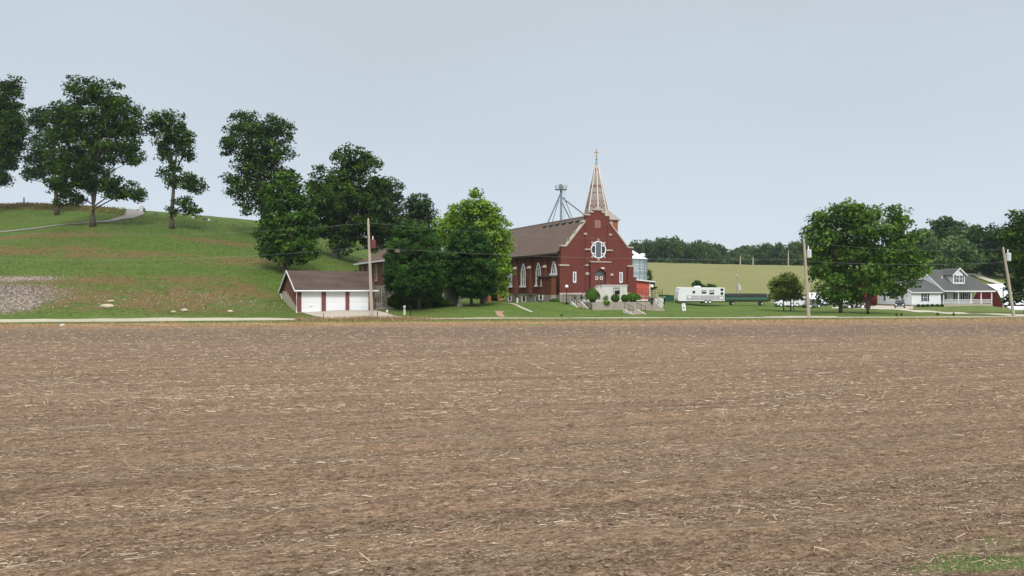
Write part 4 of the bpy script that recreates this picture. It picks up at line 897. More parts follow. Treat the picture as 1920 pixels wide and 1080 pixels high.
r.tube([(-.4, .1, 2.5), (1.2, .1, 1.6), (2.6, .1, 2.35)], .03)
obj('railing', r, rail_m, RA)

# ------------------------------------------------------------------ grain bin and leg tower
b3 = at(1165, 150); GB = thing('grain_bin', (22, 150, b3[2]), 0, 'galvanised round grain bin with conical roof right of the church', 'grain bin')
zb = b3[2]; ez = 9.1 - zb
prof = [(5.0, -.5)]; z = 0
while z < ez: prof += [(5.0, z), (5.035, z + .28)]; z += .56
prof.append((5.0, ez)); obj('drum', MB().lathe(prof, 0, 0, 40), steel, GB)
hp = MB()
for z in (2.2, 4.4, 6.6): hp.lathe([(5.0, z - .05), (5.08, z - .04), (5.08, z + .04), (5.0, z + .05)], 0, 0, 40)
for k in range(20):
    a = 2 * math.pi * k / 20; hp.tube([(5.07 * math.cos(a), 5.07 * math.sin(a), 0), (5.07 * math.cos(a), 5.07 * math.sin(a), ez)], .06, 4)
obj('stiffener', hp, mat('bin_rib', (.24, .32, .37), .5, metal=.3), GB)
obj('roof', MB().lathe([(5.25, ez - .05), (5.25, ez + .05), (.5, ez + 2.9), (.5, ez + 3.15), (.1, ez + 3.3)], 0, 0, 28), mat('bin_roof', (.66, .71, .76), .45, metal=.2), GB)
obj('roof_hatch', MB().lathe([(.5, 0), (.5, .5), (.3, .62)], 3.9, -2.0, 10), paint_w, GB).location = (0, 0, ez + .55)
lg = at(1052, 155); LT = thing('grain_elevator', (lg[0], 155, 0), 0, 'grain elevator leg with platform and slanting spouts behind the church roof', 'grain elevator')
s = 155 / F
def lp_(px, py, dy=0): return (xof(px, 155) - lg[0], dy, zof(py, 155))
obj('leg', MB().box(-.22, .22, -.18, .18, 0, zof(350, 155)), steel_d, LT)
obj('head', MB().box(-.45, .45, -.3, .3, zof(354, 155), zof(348, 155)).lathe([(.35, zof(348, 155)), (.3, zof(345.5, 155))], -.1, 0, 10), steel_d, LT)
pf = MB().box(-1.15, 1.15, -.8, .8, zof(356, 155), zof(354.8, 155))
for z in (351.5, 348): pf.tube([(-1.15, -.8, zof(z, 155)), (1.15, -.8, zof(z, 155)), (1.15, .8, zof(z, 155)), (-1.15, .8, zof(z, 155)), (-1.15, -.8, zof(z, 155))], .03, 4)
for x in (-1.15, 0, 1.15):
    for y in (-.8, .8): pf.tube([(x, y, zof(356, 155)), (x, y, zof(348, 155))], .03, 4)
obj('platform', pf, steel_d, LT)
for (a, b_, rr) in (((1050, 361), (1024, 425), .17), ((1048, 374), (1033, 425), .09), ((1054, 376), (1076, 425), .15), ((1058, 370), (1079, 425), .09), ((1055, 369), (1160, 455), .16)):
    p, q = lp_(*a), lp_(*b_); p = (0 if rr > .1 else p[0], 0, p[2]); obj('spout', MB().tube([p, (q[0], -2.0 if b_[0] > 1100 else 0, q[2])], rr, 6), steel_d, LT)
ld = MB()
for x in (.42, .85): ld.tube([(x, 0, 0), (x, 0, zof(352, 155))], .025, 4)
for k in range(60): ld.tube([(.42, 0, k * .4 + .3), (.85, 0, k * .4 + .3)], .015, 4)
obj('ladder', ld, mat('pale_steel', (.38, .44, .48), .6), LT)

# ------------------------------------------------------------------ parish house (left of church)
PH = thing('parish_house', (-15.06, 95, 0), 24, 'two storey brick parish house with hip roof partly hidden by the round tree', 'house')
bw, bl_ = 9.0, 20.0; pg = .2
m = MB().box(0, bw, 0, bl_, 3.75, 7.0); obj('brick_wall', m, brick_gar, PH)
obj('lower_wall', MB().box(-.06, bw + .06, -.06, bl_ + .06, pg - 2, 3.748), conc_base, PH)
for i_, (px_, Y_) in enumerate(((742, 93.0), (760, 93.6), (778, 94.4), (796, 95.2), (818, 96.4), (836, 97.2))):  # leftmost bush is real; the others are added to stand for tree shade
    shrub('hedge_shrub', px_, Y_, float(hgt(xof(px_, Y_), Y_)), 15, 13 if i_ < 5 else 7, L_dark, ['leftmost tall', 'second tall added', 'third tall added', 'fourth tall added', 'fifth tall added', 'rightmost low added'][i_] + ' dark shrub in the shade along the parish house front', leaf=.13, n=2600, group='dark shrubs along the parish house front')
rr_ = MB().add([(-.6, -.6, 7.0), (bw + .6, -.6, 7.0), (bw + .6, bl_ + .6, 7.0), (-.6, bl_ + .6, 7.0), (bw / 2, 4.5, 10.1), (bw / 2, bl_ - 4.5, 10.1)], [(0, 1, 4), (1, 2, 5, 4), (2, 3, 5), (3, 0, 4, 5), (3, 2, 1, 0)])
prf = obj('roof', rr_, shingle, PH); obj('gutter', MB().box(-.72, -.605, -.7, bl_ + .7, 6.88, 7.06).box(-.6, bw + .6, -.72, -.605, 6.88, 7.06), paint_w, prf)
for (y, z0, z1) in ((4.2, 4.6, 6.6), (9.0, 4.6, 6.6), (13.5, 4.6, 6.6), (17.5, 5.1, 6.6), (6.5, 1.6, 3.4)):
    w = obj('window', MB().box(-.10, -.062 if z0 < 3 else -.003, y - .35, y + .35, z0, z1), glass, PH)
    obj('frame', MB().box(-.14, -.063 if z0 < 3 else -.003, y - .55, y - .351, z0 - .1, z1 + .1).box(-.14, -.063 if z0 < 3 else -.003, y + .351, y + .5, z0 - .1, z1 + .1).box(-.2, -.063 if z0 < 3 else -.003, y - .65, y + .65, z0 - .25, z0 - .101), stone, w)
for x in (1.8, 5.4): w = obj('window', MB().box(x, x + 1.1, -.10, -.063, 1.3, 2.6), glass, PH); obj('frame', MB().box(x - .12, x - .001, -.13, -.063, 1.2, 2.7).box(x + 1.101, x + 1.22, -.13, -.063, 1.2, 2.7).box(x, x + 1.1, -.13, -.063, 1.15, 1.299), paint_w, w)
obj('downspout', MB().tube([(-.12, .2, .6), (-.12, .2, 6.9)], .06, 6), paint_w, PH)
obj('corner_block', MB().box(.0, .18, -.1, -.003, 3.8, 6.9), stone, PH)
# ramp steps with railings between garage and parish house
ST = thing('stairs', (xof(712, 91), 91, float(hgt(xof(712, 91), 91))), 35, 'terraced timber steps with dark railings beside the parish house', 'stairs')
m = MB()
for k in range(6): m.box(-1.6 + k * .1, 2.0, k * .5, k * .5 + .498, -.5, .12 + k * .16)
obj('steps', m, conc_base, ST)
r = MB()
for yy in (0, 1.6):
    r.tube([(-1.7, yy, .9), (2.1, yy + .8, 2.0)], .035).tube([(-1.7, yy, .5), (2.1, yy + .8, 1.5)], .03)
    for u in (0, .33, .66, 1): r.tube([(-1.7 + 3.8 * u, yy + .8 * u, -.1), (-1.7 + 3.8 * u, yy + .8 * u, .9 + 1.1 * u)], .035)
obj('handrail', r, rail_m, ST)

# ------------------------------------------------------------------ garage
GA = thing('garage', (-24.46, 85, 0), 31.5, 'low brick garage with three white doors and a brown shingle roof', 'garage')
Lg, Dg, zf, ze = 9.25, 6.55, .55, 3.13
m = MB(); 
for (a, b_) in ((0, .49), (2.83, 3.34), (5.70, 6.16), (8.54, Lg)): m.box(a, b_, 0, .3, zf + .12, ze)
m.box(0, Lg, .05, .28, 3.03, ze + .05) if False else None
m.box(.492, 2.828, .04, .3, 3.02, ze).box(3.342, 5.698, .04, .3, 3.02, ze).box(6.162, 8.538, .04, .3, 3.02, ze)
gab = [(.302, zf - 1), (.302, ze), (Dg / 2, 5.28), (Dg, 3.0), (Dg, zf - 1)]
m.prism(gab, 0, .28, 'x').prism(gab, Lg - .28, Lg, 'x').box(.282, Lg - .282, Dg - .28, Dg - .002, zf - 1, 3.0)
obj('brick_wall', m, brick_gar, GA)
m = MB().prism([(0, -.6), (0, 1.2), (.6, 1.2), (.6, 1.5), (1.3, 1.5), (1.3, 1.8), (2.0, 1.8), (2.0, 2.1), (2.7, 2.1), (2.7, 2.4), (3.5, 2.4), (3.5, 2.7), (4.2, 2.7), (4.2, 3.0), (Dg, 3.0), (Dg, -.6)], -.04, -.003, 'x')
for (a, b_) in ((0, .489), (2.831, 3.339), (5.701, 6.159), (8.541, Lg)): m.box(a, b_, -.01, .3, -.3, zf + .118)
obj('foundation', m, block_tan, GA)
rm = MB().prism([(-.32, ze - .02), (Dg / 2, 5.46), (Dg + .35, 2.86), (Dg + .35, 2.74), (Dg / 2, 5.32), (-.32, ze - .14)], -.35, Lg + .3, 'x')
gr_ = obj('roof', rm, shingle_d, GA)
obj('fascia', MB().box(-.38, Lg + .34, -.40, -.325, ze - .17, ze + .02).prism([(-.32, ze - .17), (-.32, ze + .02), (Dg / 2, 5.50), (Dg + .38, 2.9), (Dg + .38, 2.70), (Dg / 2, 5.30)], -.40, -.352, 'x'), paint_w, gr_)
obj('gutter', MB().tube([(-.3, -.46, ze - .08), (Lg + .42, -.46, ze - .1)], .055, 6), paint_w, gr_)
obj('downspout', MB().tube([(-.15, -.42, ze - .12), (-.08, -.08, ze - .5), (-.08, -.08, .75), (-.18, -.3, .45)], .05, 6).tube([(-.2, Dg + .3, 2.8), (-.12, Dg - .1, 2.5), (-.12, Dg - .1, 2.0)], .05, 6), paint_w, GA)
door_white = mat('garage_door_white', (.80, .82, .84), .45)
for (a, b_) in ((.49, 2.83), (3.34, 5.70), (6.16, 8.54)):
    m = MB()
    m.box(a + .08, b_ - .08, .125, .15, zf + .02, 2.97)
    for k in range(4): m.box(a + .09, b_ - .09, .10, .13, zf + .03 + k * .605, zf + .605 + k * .605)
    d = obj('garage_door', m, door_white, GA)
    obj('frame', MB().box(a + .003, a + .078, .05, .16, zf, 3.018).box(b_ - .078, b_ - .003, .05, .16, zf, 3.018).box(a + .08, b_ - .08, .05, .095, 2.96, 3.018), paint_w, d)
    if a < 1: obj('handle', MB().box(1.5, 1.75, .07, .098, 1.25, 1.30), steel_d, d)
obj('floor_slab', MB().box(.3, Lg - .3, .32, Dg - .3, zf - .8, zf), conc, GA)

# ------------------------------------------------------------------ white house
HS = thing('farmhouse', (75, 140, 0), 12, 'white farmhouse with grey roof, dormer and front porch', 'house')
hz = -.2
m = MB().box(-.05, 6.3, 0, 9.2, .25, 2.75).prism([(0, 2.75), (4.6, 4.9), (9.2, 2.75)], 0, .2, 'x')
m.box(6.302, 15.4, 2.2, 9.6, .35, 2.85).prism([(.5, 2.85), (5.6, 6.9), (10.4, 2.85)], 6.9, 7.1, 'x').prism([(.5, 2.85), (5.6, 6.9), (10.4, 2.85)], 15.2, 15.4, 'x')
hw = obj('siding', m, vinyl, HS)
obj('foundation', MB().box(-.1, 6.3, .05, 9.1, -1.2, .249).box(6.31, 16.3, 2.3, 9.5, -1.2, .349), conc_base, HS)
wr = MB().prism([(-.4, 2.62), (4.6, 5.0), (9.6, 2.62), (9.6, 2.52), (4.6, 4.85), (-.4, 2.52)], -.35, 9.2, 'x'); o_ = obj('wing_roof', wr, shingle_g, HS)
obj('rake_board', MB().prism([(-.4, 2.48), (-.4, 2.66), (4.6, 5.05), (9.6, 2.66), (9.6, 2.48), (4.6, 4.82)], -.42, -.352, 'x').box(-.35, 6.3, -.47, -.402, 2.46, 2.62), paint_w, o_)
# main roof with a longer porch slope: front edge y=0 at z=2.9, ridge y=5.6 z=7.05
v = [(6.9, -.1, 2.85), (18.4, -.1, 2.85), (15.9, 5.6, 7.05), (6.9, 5.6, 7.05), (6.9, 10.8, 2.9), (16.0, 10.8, 2.9), (6.9, -.1, 2.72), (18.4, -.1, 2.72), (15.9, 5.6, 6.9), (6.9, 5.6, 6.9), (6.9, 10.8, 2.77), (16.0, 10.8, 2.77)]
mr = obj('main_roof', MB().add(v, [(0, 1, 2, 3), (3, 2, 5, 4), (6, 9, 8, 7), (9, 10, 11, 8), (0, 3, 9, 6), (3, 4, 10, 9), (1, 7, 8, 2), (2, 8, 11, 5), (0, 6, 7, 1), (4, 5, 11, 10)]), shingle_g, HS)
obj('fascia', MB().box(6.85, 18.45, -.2, -.103, 2.66, 2.9).add([(6.82, -.12, 2.55), (6.82, -.12, 2.92), (6.82, 5.6, 7.12), (6.82, 10.9, 2.95), (6.82, 10.9, 2.7), (6.82, 5.6, 6.65), (6.895, -.12, 2.55), (6.895, -.12, 2.92), (6.895, 5.6, 7.12), (6.895, 10.9, 2.95), (6.895, 10.9, 2.7), (6.895, 5.6, 6.65)], [(0, 1, 2, 5), (5, 2, 3, 4), (6, 11, 8, 7), (11, 10, 9, 8), (1, 7, 8, 2), (2, 8, 9, 3), (0, 5, 11, 6), (5, 4, 10, 11), (0, 6, 7, 1)]), paint_w, mr)
obj('chimney', MB().box(7.6, 8.5, 6.1, 6.9, 6.0, 7.75), brick_gar, mr)
obj('vent_pipe', MB().tube([(9.3, 3.1, 4.9), (9.3, 3.1, 5.75)], .08, 8), paint_w, mr)
# dormer
dm = MB().prism([(10.6, 4.2), (10.6, 5.95), (11.9, 7.0), (13.2, 5.95), (13.2, 4.2)], 1.7, 4.6); do = obj('dormer', dm, vinyl, HS)
obj('dormer_roof', MB().prism([(10.3, 5.75), (11.9, 7.1), (13.5, 5.75), (13.5, 5.88), (11.9, 7.25), (10.3, 5.88)], 1.45, 5.3), shingle_g, do)
obj('dormer_rake', MB().prism([(10.25, 5.66), (11.9, 7.04), (13.55, 5.66), (13.55, 5.9), (11.9, 7.28), (10.25, 5.9)], 1.38, 1.447), paint_w, do)
w = obj('window', MB().box(11.2, 11.85, 1.66, 1.697, 4.55, 5.8).box(11.95, 12.6, 1.66, 1.697, 4.55, 5.8), glass_g, do)
obj('frame', MB().box(11.12, 11.199, 1.62, 1.697, 4.45, 5.9).box(11.851, 11.949, 1.62, 1.697, 4.45, 5.9).box(12.601, 12.68, 1.62, 1.697, 4.45, 5.9).box(11.2, 12.6, 1.61, 1.655, 5.13, 5.21), paint_w, w)
obj('shutter', MB().box(10.85, 11.1, 1.64, 1.697, 4.5, 5.9), black, do); obj('shutter', MB().box(12.7, 12.95, 1.64, 1.697, 4.5, 5.9), black, do)
def hwin(x, y, z0, z1, w_=.9, sh=True):
    w = obj('window', MB().box(x, x + w_, y - .04, y - .003, z0, z1), glass_g, HS)
    obj('frame', MB().box(x - .07, x - .001, y - .07, y - .003, z0 - .08, z1 + .08).box(x + w_ + .001, x + w_ + .07, y - .07, y - .003, z0 - .08, z1 + .08).box(x, x + w_, y - .06, y - .041, (z0 + z1) / 2 - .03, (z0 + z1) / 2 + .03), paint_w, w)
    if sh:
        for a in (x - .38, x + w_ + .1): obj('shutter', MB().box(a, a + .27, y - .06, y - .003, z0 - .05, z1 + .05), black, HS)
hwin(2.4, 0, .95, 2.3); hwin(8.2, 2.2, 1.0, 2.4); hwin(11.5, 2.2, .9, 2.4, 1.1); hwin(13.6, 2.2, .9, 2.4)
w = obj('door', MB().box(9.9, 10.8, 2.12, 2.197, .4, 2.4), paint_w, HS)
for (y, z0) in ((2.0, .95), (6.9, .95)):
    w = obj('window', MB().box(-.09, -.053, y, y + .7, z0, z0 + 1.35), glass_g, HS); obj('frame', MB().box(-.13, -.053, y - .1, y - .001, z0 - .1, z0 + 1.45).box(-.13, -.053, y + .701, y + .8, z0 - .1, z0 + 1.45), paint_w, w)
po = obj('porch_floor', MB().box(6.8, 17.9, .0, 2.19, -.9, .35), mat('porch_base', (.42, .38, .30), .9, noise=(2, .5, (.34, .31, .25))), HS)
for x in (6.9, 10.2, 13.0, 15.3, 17.7): obj('post', MB().box(x, x + .16, .05, .21, .352, 2.71), paint_w, HS)
r = MB().box(7.2, 17.65, .1, .16, 1.15, 1.22).box(7.2, 17.65, .1, .16, .5, .56)
for k in range(69): r.box(7.25 + k * .15, 7.30 + k * .15, .11, .15, .561, 1.149)
obj('railing', r, paint_w, po)
for i, (x, d_) in enumerate(((.9, .7), (1.9, .55), (2.8, .65), (3.9, .75), (5.0, .6), (6.0, .8))):
    c_, s_ = math.cos(R(12)), math.sin(R(12)); X = 75 + x * c_ + .6 * s_; Y_ = 140 + x * s_ - .6 * c_
    shrub('foundation_shrub', 960 + X / Y_ * F, Y_, float(hgt(X, Y_)), 3.4, 2.6, L_round, ['leftmost', 'second', 'third', 'fourth', 'fifth', 'rightmost'][i] + ' of the six low shrubs along the farmhouse wing wall', leaf=.12, n=260, group='shrubs along the farmhouse wing')

# ------------------------------------------------------------------ barns
def gambrel(w, h): return [(0, -.6), (0, h * .12), (w * .08, h * .45), (w * .25, h * .78), (w * .5, h), (w * .75, h * .78), (w * .92, h * .45), (w, h * .12), (w, -.6)]
BR = thing('barn', (98.7, 150, -.62), 0, 'red gambrel barn with a white metal roof at the right edge', 'barn')
gp = [(0, -.6), (0, 1.4), (1.7, 3.4), (5.0, 4.65), (8.3, 3.4), (10, 1.4), (10, -.6)]
obj('wall', MB().prism(gp, 0, 16, 'x'), red_metal, BR)
obj('roof', MB().prism([(-.6, .72), (1.65, 3.52), (5.0, 4.82), (8.35, 3.52), (10.6, .72), (10.6, .65), (8.3, 3.43), (5.0, 4.7), (1.7, 3.43), (-.6, .65)], -.15, 16.3, 'x'), white_metal, BR)
obj('roof_seam', MB().box(-.12, 16.2, 1.56, 1.62, 3.49, 3.54), steel, BR)
BR2 = thing('shed', (xof(1897, 121), 121, float(hgt(xof(1900, 121), 121)) - .1), 0, 'low white metal roofed shed beside the barn, behind the leaning pole', 'shed')
obj('wall', MB().box(.2, 12, .1, .8, -.5, .3), red_metal, BR2)
obj('roof', MB().prism([(-.2, .0), (-.2, .3), (.9, .75), (.9, .5)], -.2, 12.2, 'x'), white_metal, BR2)
RB = thing('barn', (xof(1602, 150), 150, float(hgt(xof(1620, 150), 150))), 12, 'red shed half hidden between the maple trunk and the farmhouse', 'shed')
obj('wall', MB().prism([(0, -.5), (0, 3.6), (2.6, 4.9), (5.2, 3.6), (5.2, -.5)], 0, 7), red_metal, RB)
obj('roof', MB().prism([(-.3, 3.45), (2.6, 4.95), (5.5, 3.45), (5.5, 3.6), (2.6, 5.1), (-.3, 3.6)], -.3, 7.3), mat('rusty_roof', (.26, .09, .05), .8, noise=(2, .6, (.34, .15, .09))), RB)
LB = thing('shed', (xof(1529, 150), 150, float(hgt(xof(1550, 150), 150))), 8, 'low red shed with a white sloping metal roof behind the lawn maples', 'shed')
obj('wall', MB().box(0, 9.5, 0, 5, -.6, .55), red_metal, LB)
obj('roof', MB().prism([(-.4, .45), (3.2, 2.5), (6, .5), (6, .35), (3.2, 2.35), (-.4, .3)], -.3, 9.8, 'x'), white_metal, LB)
obj('door', MB().box(2.0, 4.5, -.06, -.003, -.3, .5), alum_g, LB)

# ------------------------------------------------------------------ utility poles and wires
def upole(px, Y, z, h, lean, label, r=.16, tr=None, arm=None, group='utility poles along the road', parts=True):
    o = thing('utility_pole', (xof(px, Y), Y, z), 0, label, 'utility pole', group); l = math.tan(R(lean)) * h
    obj('pole', MB().tube([(0, 0, -.5), (l * .5, 0, h * .5), (l, 0, h)], [r * 1.15, r, r * .75], 10), wood_pole, o)
    def X(z): return l * z / h
    if tr:
        zz, side, mm = tr; x = X(zz) + side * (r + .32)
        t_ = obj('transformer', MB().lathe([(.24, zz - .5), (.27, zz - .45), (.27, zz + .38), (.22, zz + .46)], x, 0, 12), mm, o)
        obj('bushing', MB().lathe([(.05, zz + .46), (.07, zz + .6), (.03, zz + .9)], x - .08 * side, 0, 8), globe_m, t_)
        obj('bracket', MB().box(min(X(zz), x), max(X(zz), x), -.04, .04, zz - .1, zz - .02).box(min(X(zz), x), max(X(zz), x), -.04, .04, zz + .22, zz + .28), steel_d, o)
    if arm:
        zz, wd = arm; obj('crossarm', MB().box(X(zz) - wd, X(zz) + wd, -r - .12, -r - .001, zz - .06, zz + .06), wood_pole, o)
    if parts:
        obj('insulator', MB().lathe([(.03, h), (.06, h + .1), (.05, h + .2), (.02, h + .25)], l, 0, 8), globe_m, o)
        obj('cable_clamp', MB().box(X(h * .7) - .3, X(h * .7) - .1, -.1, .1, h * .7 - .04, h * .7 + .04), steel_d, o)
    return o
red_tr = mat('rusty_transformer', (.16, .05, .045), .6); tr_m = mat('grey_transformer', (.55, .58, .60), .5)
upole(697.5, 83.0, 0, 10.9, -2.2, 'tall leaning utility pole with rusty transformer in front of the garage', r=.165, tr=(8.3, 1, red_tr))
upole(1517, 85.5, 0, 8.75, -3.8, 'leaning utility pole with pale transformer left of the big maples', r=.16, tr=(7.35, 1, tr_m))
upole(1902, 88.5, 0, 8.0, -9.4, 'strongly leaning utility pole with small transformer at the right edge', r=.16, tr=(7.1, 1, tr_m))
upole(1881, 118, float(hgt(xof(1881, 118), 118)), 3.7, 0, 'thin short pole standing against the red barn', r=.1, group=None, parts=False)
upole(1382, 150, float(hgt(xof(1382, 150), 150)), 5.5, 0, 'pole with crossarm and grey transformer behind the green header', r=.16, tr=(3.0, 1, tr_m), arm=(5.2, .55), group=None)
for px, top, lab in ((1388, 480, 'left'), (1412, 482, 'middle'), (1478, 470, 'right')):
    zz = float(hgt(xof(px, 325), 325)); upole(px, 325, zz, zof(top, 325) - zz, 0, 'pale far pole on top of the pasture hill, ' + lab + ' of the three', r=.25, group='poles on the pasture hill', parts=False)
def wire(pts, r, label, sag=.02):
    mb = MB(); P = []
    for (a, b_) in zip(pts[:-1], pts[1:]):
        d = math.dist(a, b_)
        for i in range(14):
            u = i / 14; P.append((a[0] + (b_[0] - a[0]) * u, a[1] + (b_[1] - a[1]) * u, a[2] + (b_[2] - a[2]) * u - sag * d * 4 * u * (1 - u)))
    P.append(pts[-1]); mb.tube(P, r, 4); put(obj('power_line', mb, mat('bare_wire', (.30, .32, .33), .5)), label, 'power line', 'overhead power lines')
def tp(px, py, Y): return (xof(px, Y), Y, zof(py, Y))
wire([tp(-60, 433, 76), tp(690.5, 418, 83)], .005, 'upper wire running left from the pole at the garage')
wire([tp(-60, 482, 76), tp(692.5, 462, 83)], .0065, 'lower wire running left from the pole at the garage')
wire([tp(690.5, 418, 83), tp(1508, 454, 85.5)], .005, 'upper wire crossing in front of the church', .012)
wire([tp(692.5, 464, 83), tp(1511, 486, 85.5)], .0065, 'lower wire crossing in front of the church', .010)
wire([tp(1508, 454, 85.5), tp(1881, 467, 88.5)], .005, 'upper wire between the two poles at the right', .02)
wire([tp(1511, 490, 85.5), tp(1885, 492, 88.5)], .0065, 'lower wire between the two poles at the right', .012)
wire([tp(1881, 467, 88.5), tp(2100, 470, 92)], .005, 'wire leaving the photo on the right from the leaning pole')

# ------------------------------------------------------------------ camper, header, vehicles
def wheel(parent, x, y, z, r, w=.2, rim=None):
    w_ = obj('wheel', MB().disc((x, y, z), r, 'y', w, 18), tyre_m, parent)
    obj('rim', MB().disc((x, y - w * .52, z), r * .6, 'y', .03, 14), rim or alum, w_)
cx, cy, cz2 = at(1271, 128); CA = thing('camper', (cx, cy, cz2), 3, 'white and grey travel trailer parked on the lawn', 'camper')
Lc = 8.15
obj('body', MB().prism([(.15, .45), (.0, .9), (.12, 2.0), (.35, 2.75), (.6, 2.85), (Lc - .1, 2.78), (Lc, 2.6), (Lc, .45)], 0, 2.4), alum, CA)
obj('side_band', MB().box(1.5, Lc - .1, -.02, -.003, .62, 1.42), alum_g, CA)
obj('side_trim', MB().box(3.75, 3.82, -.035, -.021, .62, 1.42).box(6.5, 6.57, -.035, -.021, .62, 1.42).box(1.75, 2.3, -.04, -.021, .95, 1.3).box(7.3, 7.9, -.04, -.021, .85, 1.15), alum, CA)
for (a, b_, z0, z1) in ((2.55, 3.0, 1.8, 2.2), (4.15, 4.95, 1.75, 2.35), (5.5, 6.3, 1.6, 2.35), (7.45, 7.9, 2.2, 2.6), (7.45, 7.9, 1.55, 1.95)):
    w = obj('window', MB().box(a, b_, -.03, -.003, z0, z1), glass, CA)
    if b_ - a > .6: obj('blind', MB().box(a + .06, b_ - .06, -.04, -.031, z0 + .25, z1 - .05), alum_g, w)
obj('chassis', MB().box(.1, Lc, .1, 2.3, .25, .449), black, CA)
obj('roof_air_conditioner', MB().prism([(3.2, 2.82), (3.3, 3.05), (4.1, 3.08), (4.3, 2.8)], .8, 1.6), alum, CA)
for x in (4.9, 5.6): wheel(CA, x, .05, .30, .33); wheel(CA, x, 2.35, .30, .33)
obj('jack', MB().tube([(.9, .3, -.05), (.9, .3, .3)], .05, 6), steel_d, CA)
hx, hy, hz_ = at(1361, 131); HD = thing('grain_header', (hx, hy, hz_), 3, 'long dark green combine header on a trailer behind the camper', 'farm machine')
Lh = 7.8
obj('trough', MB().prism([(0, .75), (-.3, .95), (-.1, 1.35), (.35, 1.5), (.9, 1.2), (.9, .8)], 0, Lh, 'x'), green_p, HD)
obj('back_panel', MB().box(0, Lh - .3, .45, .55, 1.3, 2.0), black, HD)
m = MB()
for k in range(6):
    a = k * math.pi / 3; m.tube([(.1, .1 + .3 * math.cos(a), 1.75 + .3 * math.sin(a)), (Lh - .3, .1 + .3 * math.cos(a), 1.75 + .3 * math.sin(a))], .035, 5)
m.tube([(.1, .1, 1.75), (Lh - .3, .1, 1.75)], .09, 8)
obj('reel', m, mat('reel_grey', (.10, .10, .10), .6), HD)
obj('end_shield', MB().prism([(-.6, .7), (-.2, 1.8), (.5, 2.0), (.9, .8)], Lh, Lh + .1, 'x').prism([(-.6, .7), (-.2, 1.4), (.5, 1.6), (.9, .8)], -.1, -.002, 'x'), green_p, HD)
obj('trailer_frame', MB().box(-.2, Lh, .1, .2, .55, .7).box(-.2, Lh, .7, .8, .55, .7), green_p, HD)
for x in (1.2, 6.4): wheel(HD, x, -.1, .28, .3, rim=alum_g); wheel(HD, x, .95, .28, .3)
def vehicle(name, px, Y, rz, prof, roofp, L_, col, label, cat, wr=.33, w_=1.75, win=None, flip=False, wx=(.18, .8)):
    x, y, z = at(px, Y); o = thing(name, (x, y, z), rz, label, cat, 'parked vehicles')
    pm = mat(name + '_paint_%s' % cat + str(px), col, .3, spec=.5)
    obj('body', MB().prism([(p[0] * L_, p[1]) for p in prof], 0, w_), pm, o)
    c = obj('cabin', MB().prism([(p[0] * L_, p[1]) for p in roofp], .08, w_ - .08), pm, o)
    for q in (win or []): obj('window', MB().prism([(p[0] * L_, p[1]) for p in q], .065, .078), glass, o)
    for u in wx:
        wheel(o, u * L_, .05, wr, wr); wheel(o, u * L_, w_ - .05, wr, wr)
    obj('bumper', MB().box(-.08, -.002, .1, w_ - .1, .35, .55), steel_d, o); obj('bumper', MB().box(L_ + .002, L_ + .08, .1, w_ - .1, .35, .55), steel_d, o)
    obj('headlight', MB().box(-.03, -.002, .1, .35, .6, .75), globe_m, o); obj('headlight', MB().box(-.03, -.002, w_ - .35, w_ - .1, .6, .75), globe_m, o)
    return o
sedan_b = [(0, .3), (0, .75), (.2, .9), (.95, .92), (1, .75), (1, .3)]; sedan_r = [(.22, .9), (.36, 1.35), (.72, 1.38), (.9, .92)]
van_b = [(0, .3), (0, .85), (.05, 1.0), (1, 1.0), (1, .3)]
vehicle('parked_car', 1458, 127, 4, sedan_b, sedan_r, 3.2, (.75, .76, .78), 'white car under the small olive tree', 'car', win=[[(.3, .95), (.39, 1.28), (.54, 1.30), (.54, .95)], [(.57, .95), (.57, 1.3), (.7, 1.3), (.8, .95)]])
vehicle('parked_car', 1461, 133, 4, sedan_b, [(.1, .9), (.14, 1.75), (.85, 1.75), (.95, .9)], 2.4, (.015, .03, .22), 'dark blue car behind the white car', 'car', win=[[(.2, 1.1), (.22, 1.5), (.75, 1.5), (.8, 1.1)]])
vehicle('parked_van', 1489, 128, 5, [(0, .35), (0, 1.0), (.02, 1.1), (1, 1.1), (1, .35)], [(.04, 1.08), (.1, 1.72), (.92, 1.75), (.99, 1.08)], 3.1, (.74, .76, .78), 'white sport utility vehicle right of the white car', 'car', wr=.38, win=[[(.12, 1.15), (.16, 1.58), (.3, 1.6), (.3, 1.15)], [(.36, 1.15), (.36, 1.6), (.58, 1.6), (.58, 1.15)], [(.64, 1.15), (.64, 1.6), (.86, 1.6), (.88, 1.15)]], wx=(.17, .83))
vehicle('parked_car', 1515, 126, 5, sedan_b, [(.1, .9), (.2, 1.5), (.8, 1.5), (.95, .9)], 2.4, (.16, .17, .18), 'dark grey car partly hidden by the leaning pole', 'car', win=[[(.25, 1.0), (.28, 1.35), (.5, 1.35), (.5, 1.0)]])
vehicle('pickup_truck', 1586, 124, 4, [(0, .4), (0, 1.05), (.34, 1.1), (.34, .62), (.36, .62), (.36, 1.1), (.72, 1.1), (1, 1.0), (1, .4)], [(.36, 1.08), (.42, 1.75), (.66, 1.75), (.76, 1.08)], 3.6, (.36, .37, .34), 'silver pickup truck between the maple trunks', 'truck', wr=.4, win=[[(.40, 1.15), (.45, 1.62), (.54, 1.62), (.54, 1.15)], [(.57, 1.15), (.57, 1.62), (.64, 1.62), (.70, 1.15)]], wx=(.17, .8))
vehicle('parked_car', 1696, 126, 60, sedan_b, [(.1, .9), (.22, 1.42), (.75, 1.42), (.95, .9)], 2.6, (.03, .035, .04), 'black car on the farmhouse drive seen from behind', 'car', win=[[(.2, .95), (.28, 1.3), (.7, 1.3), (.8, .95)]], w_=1.5)

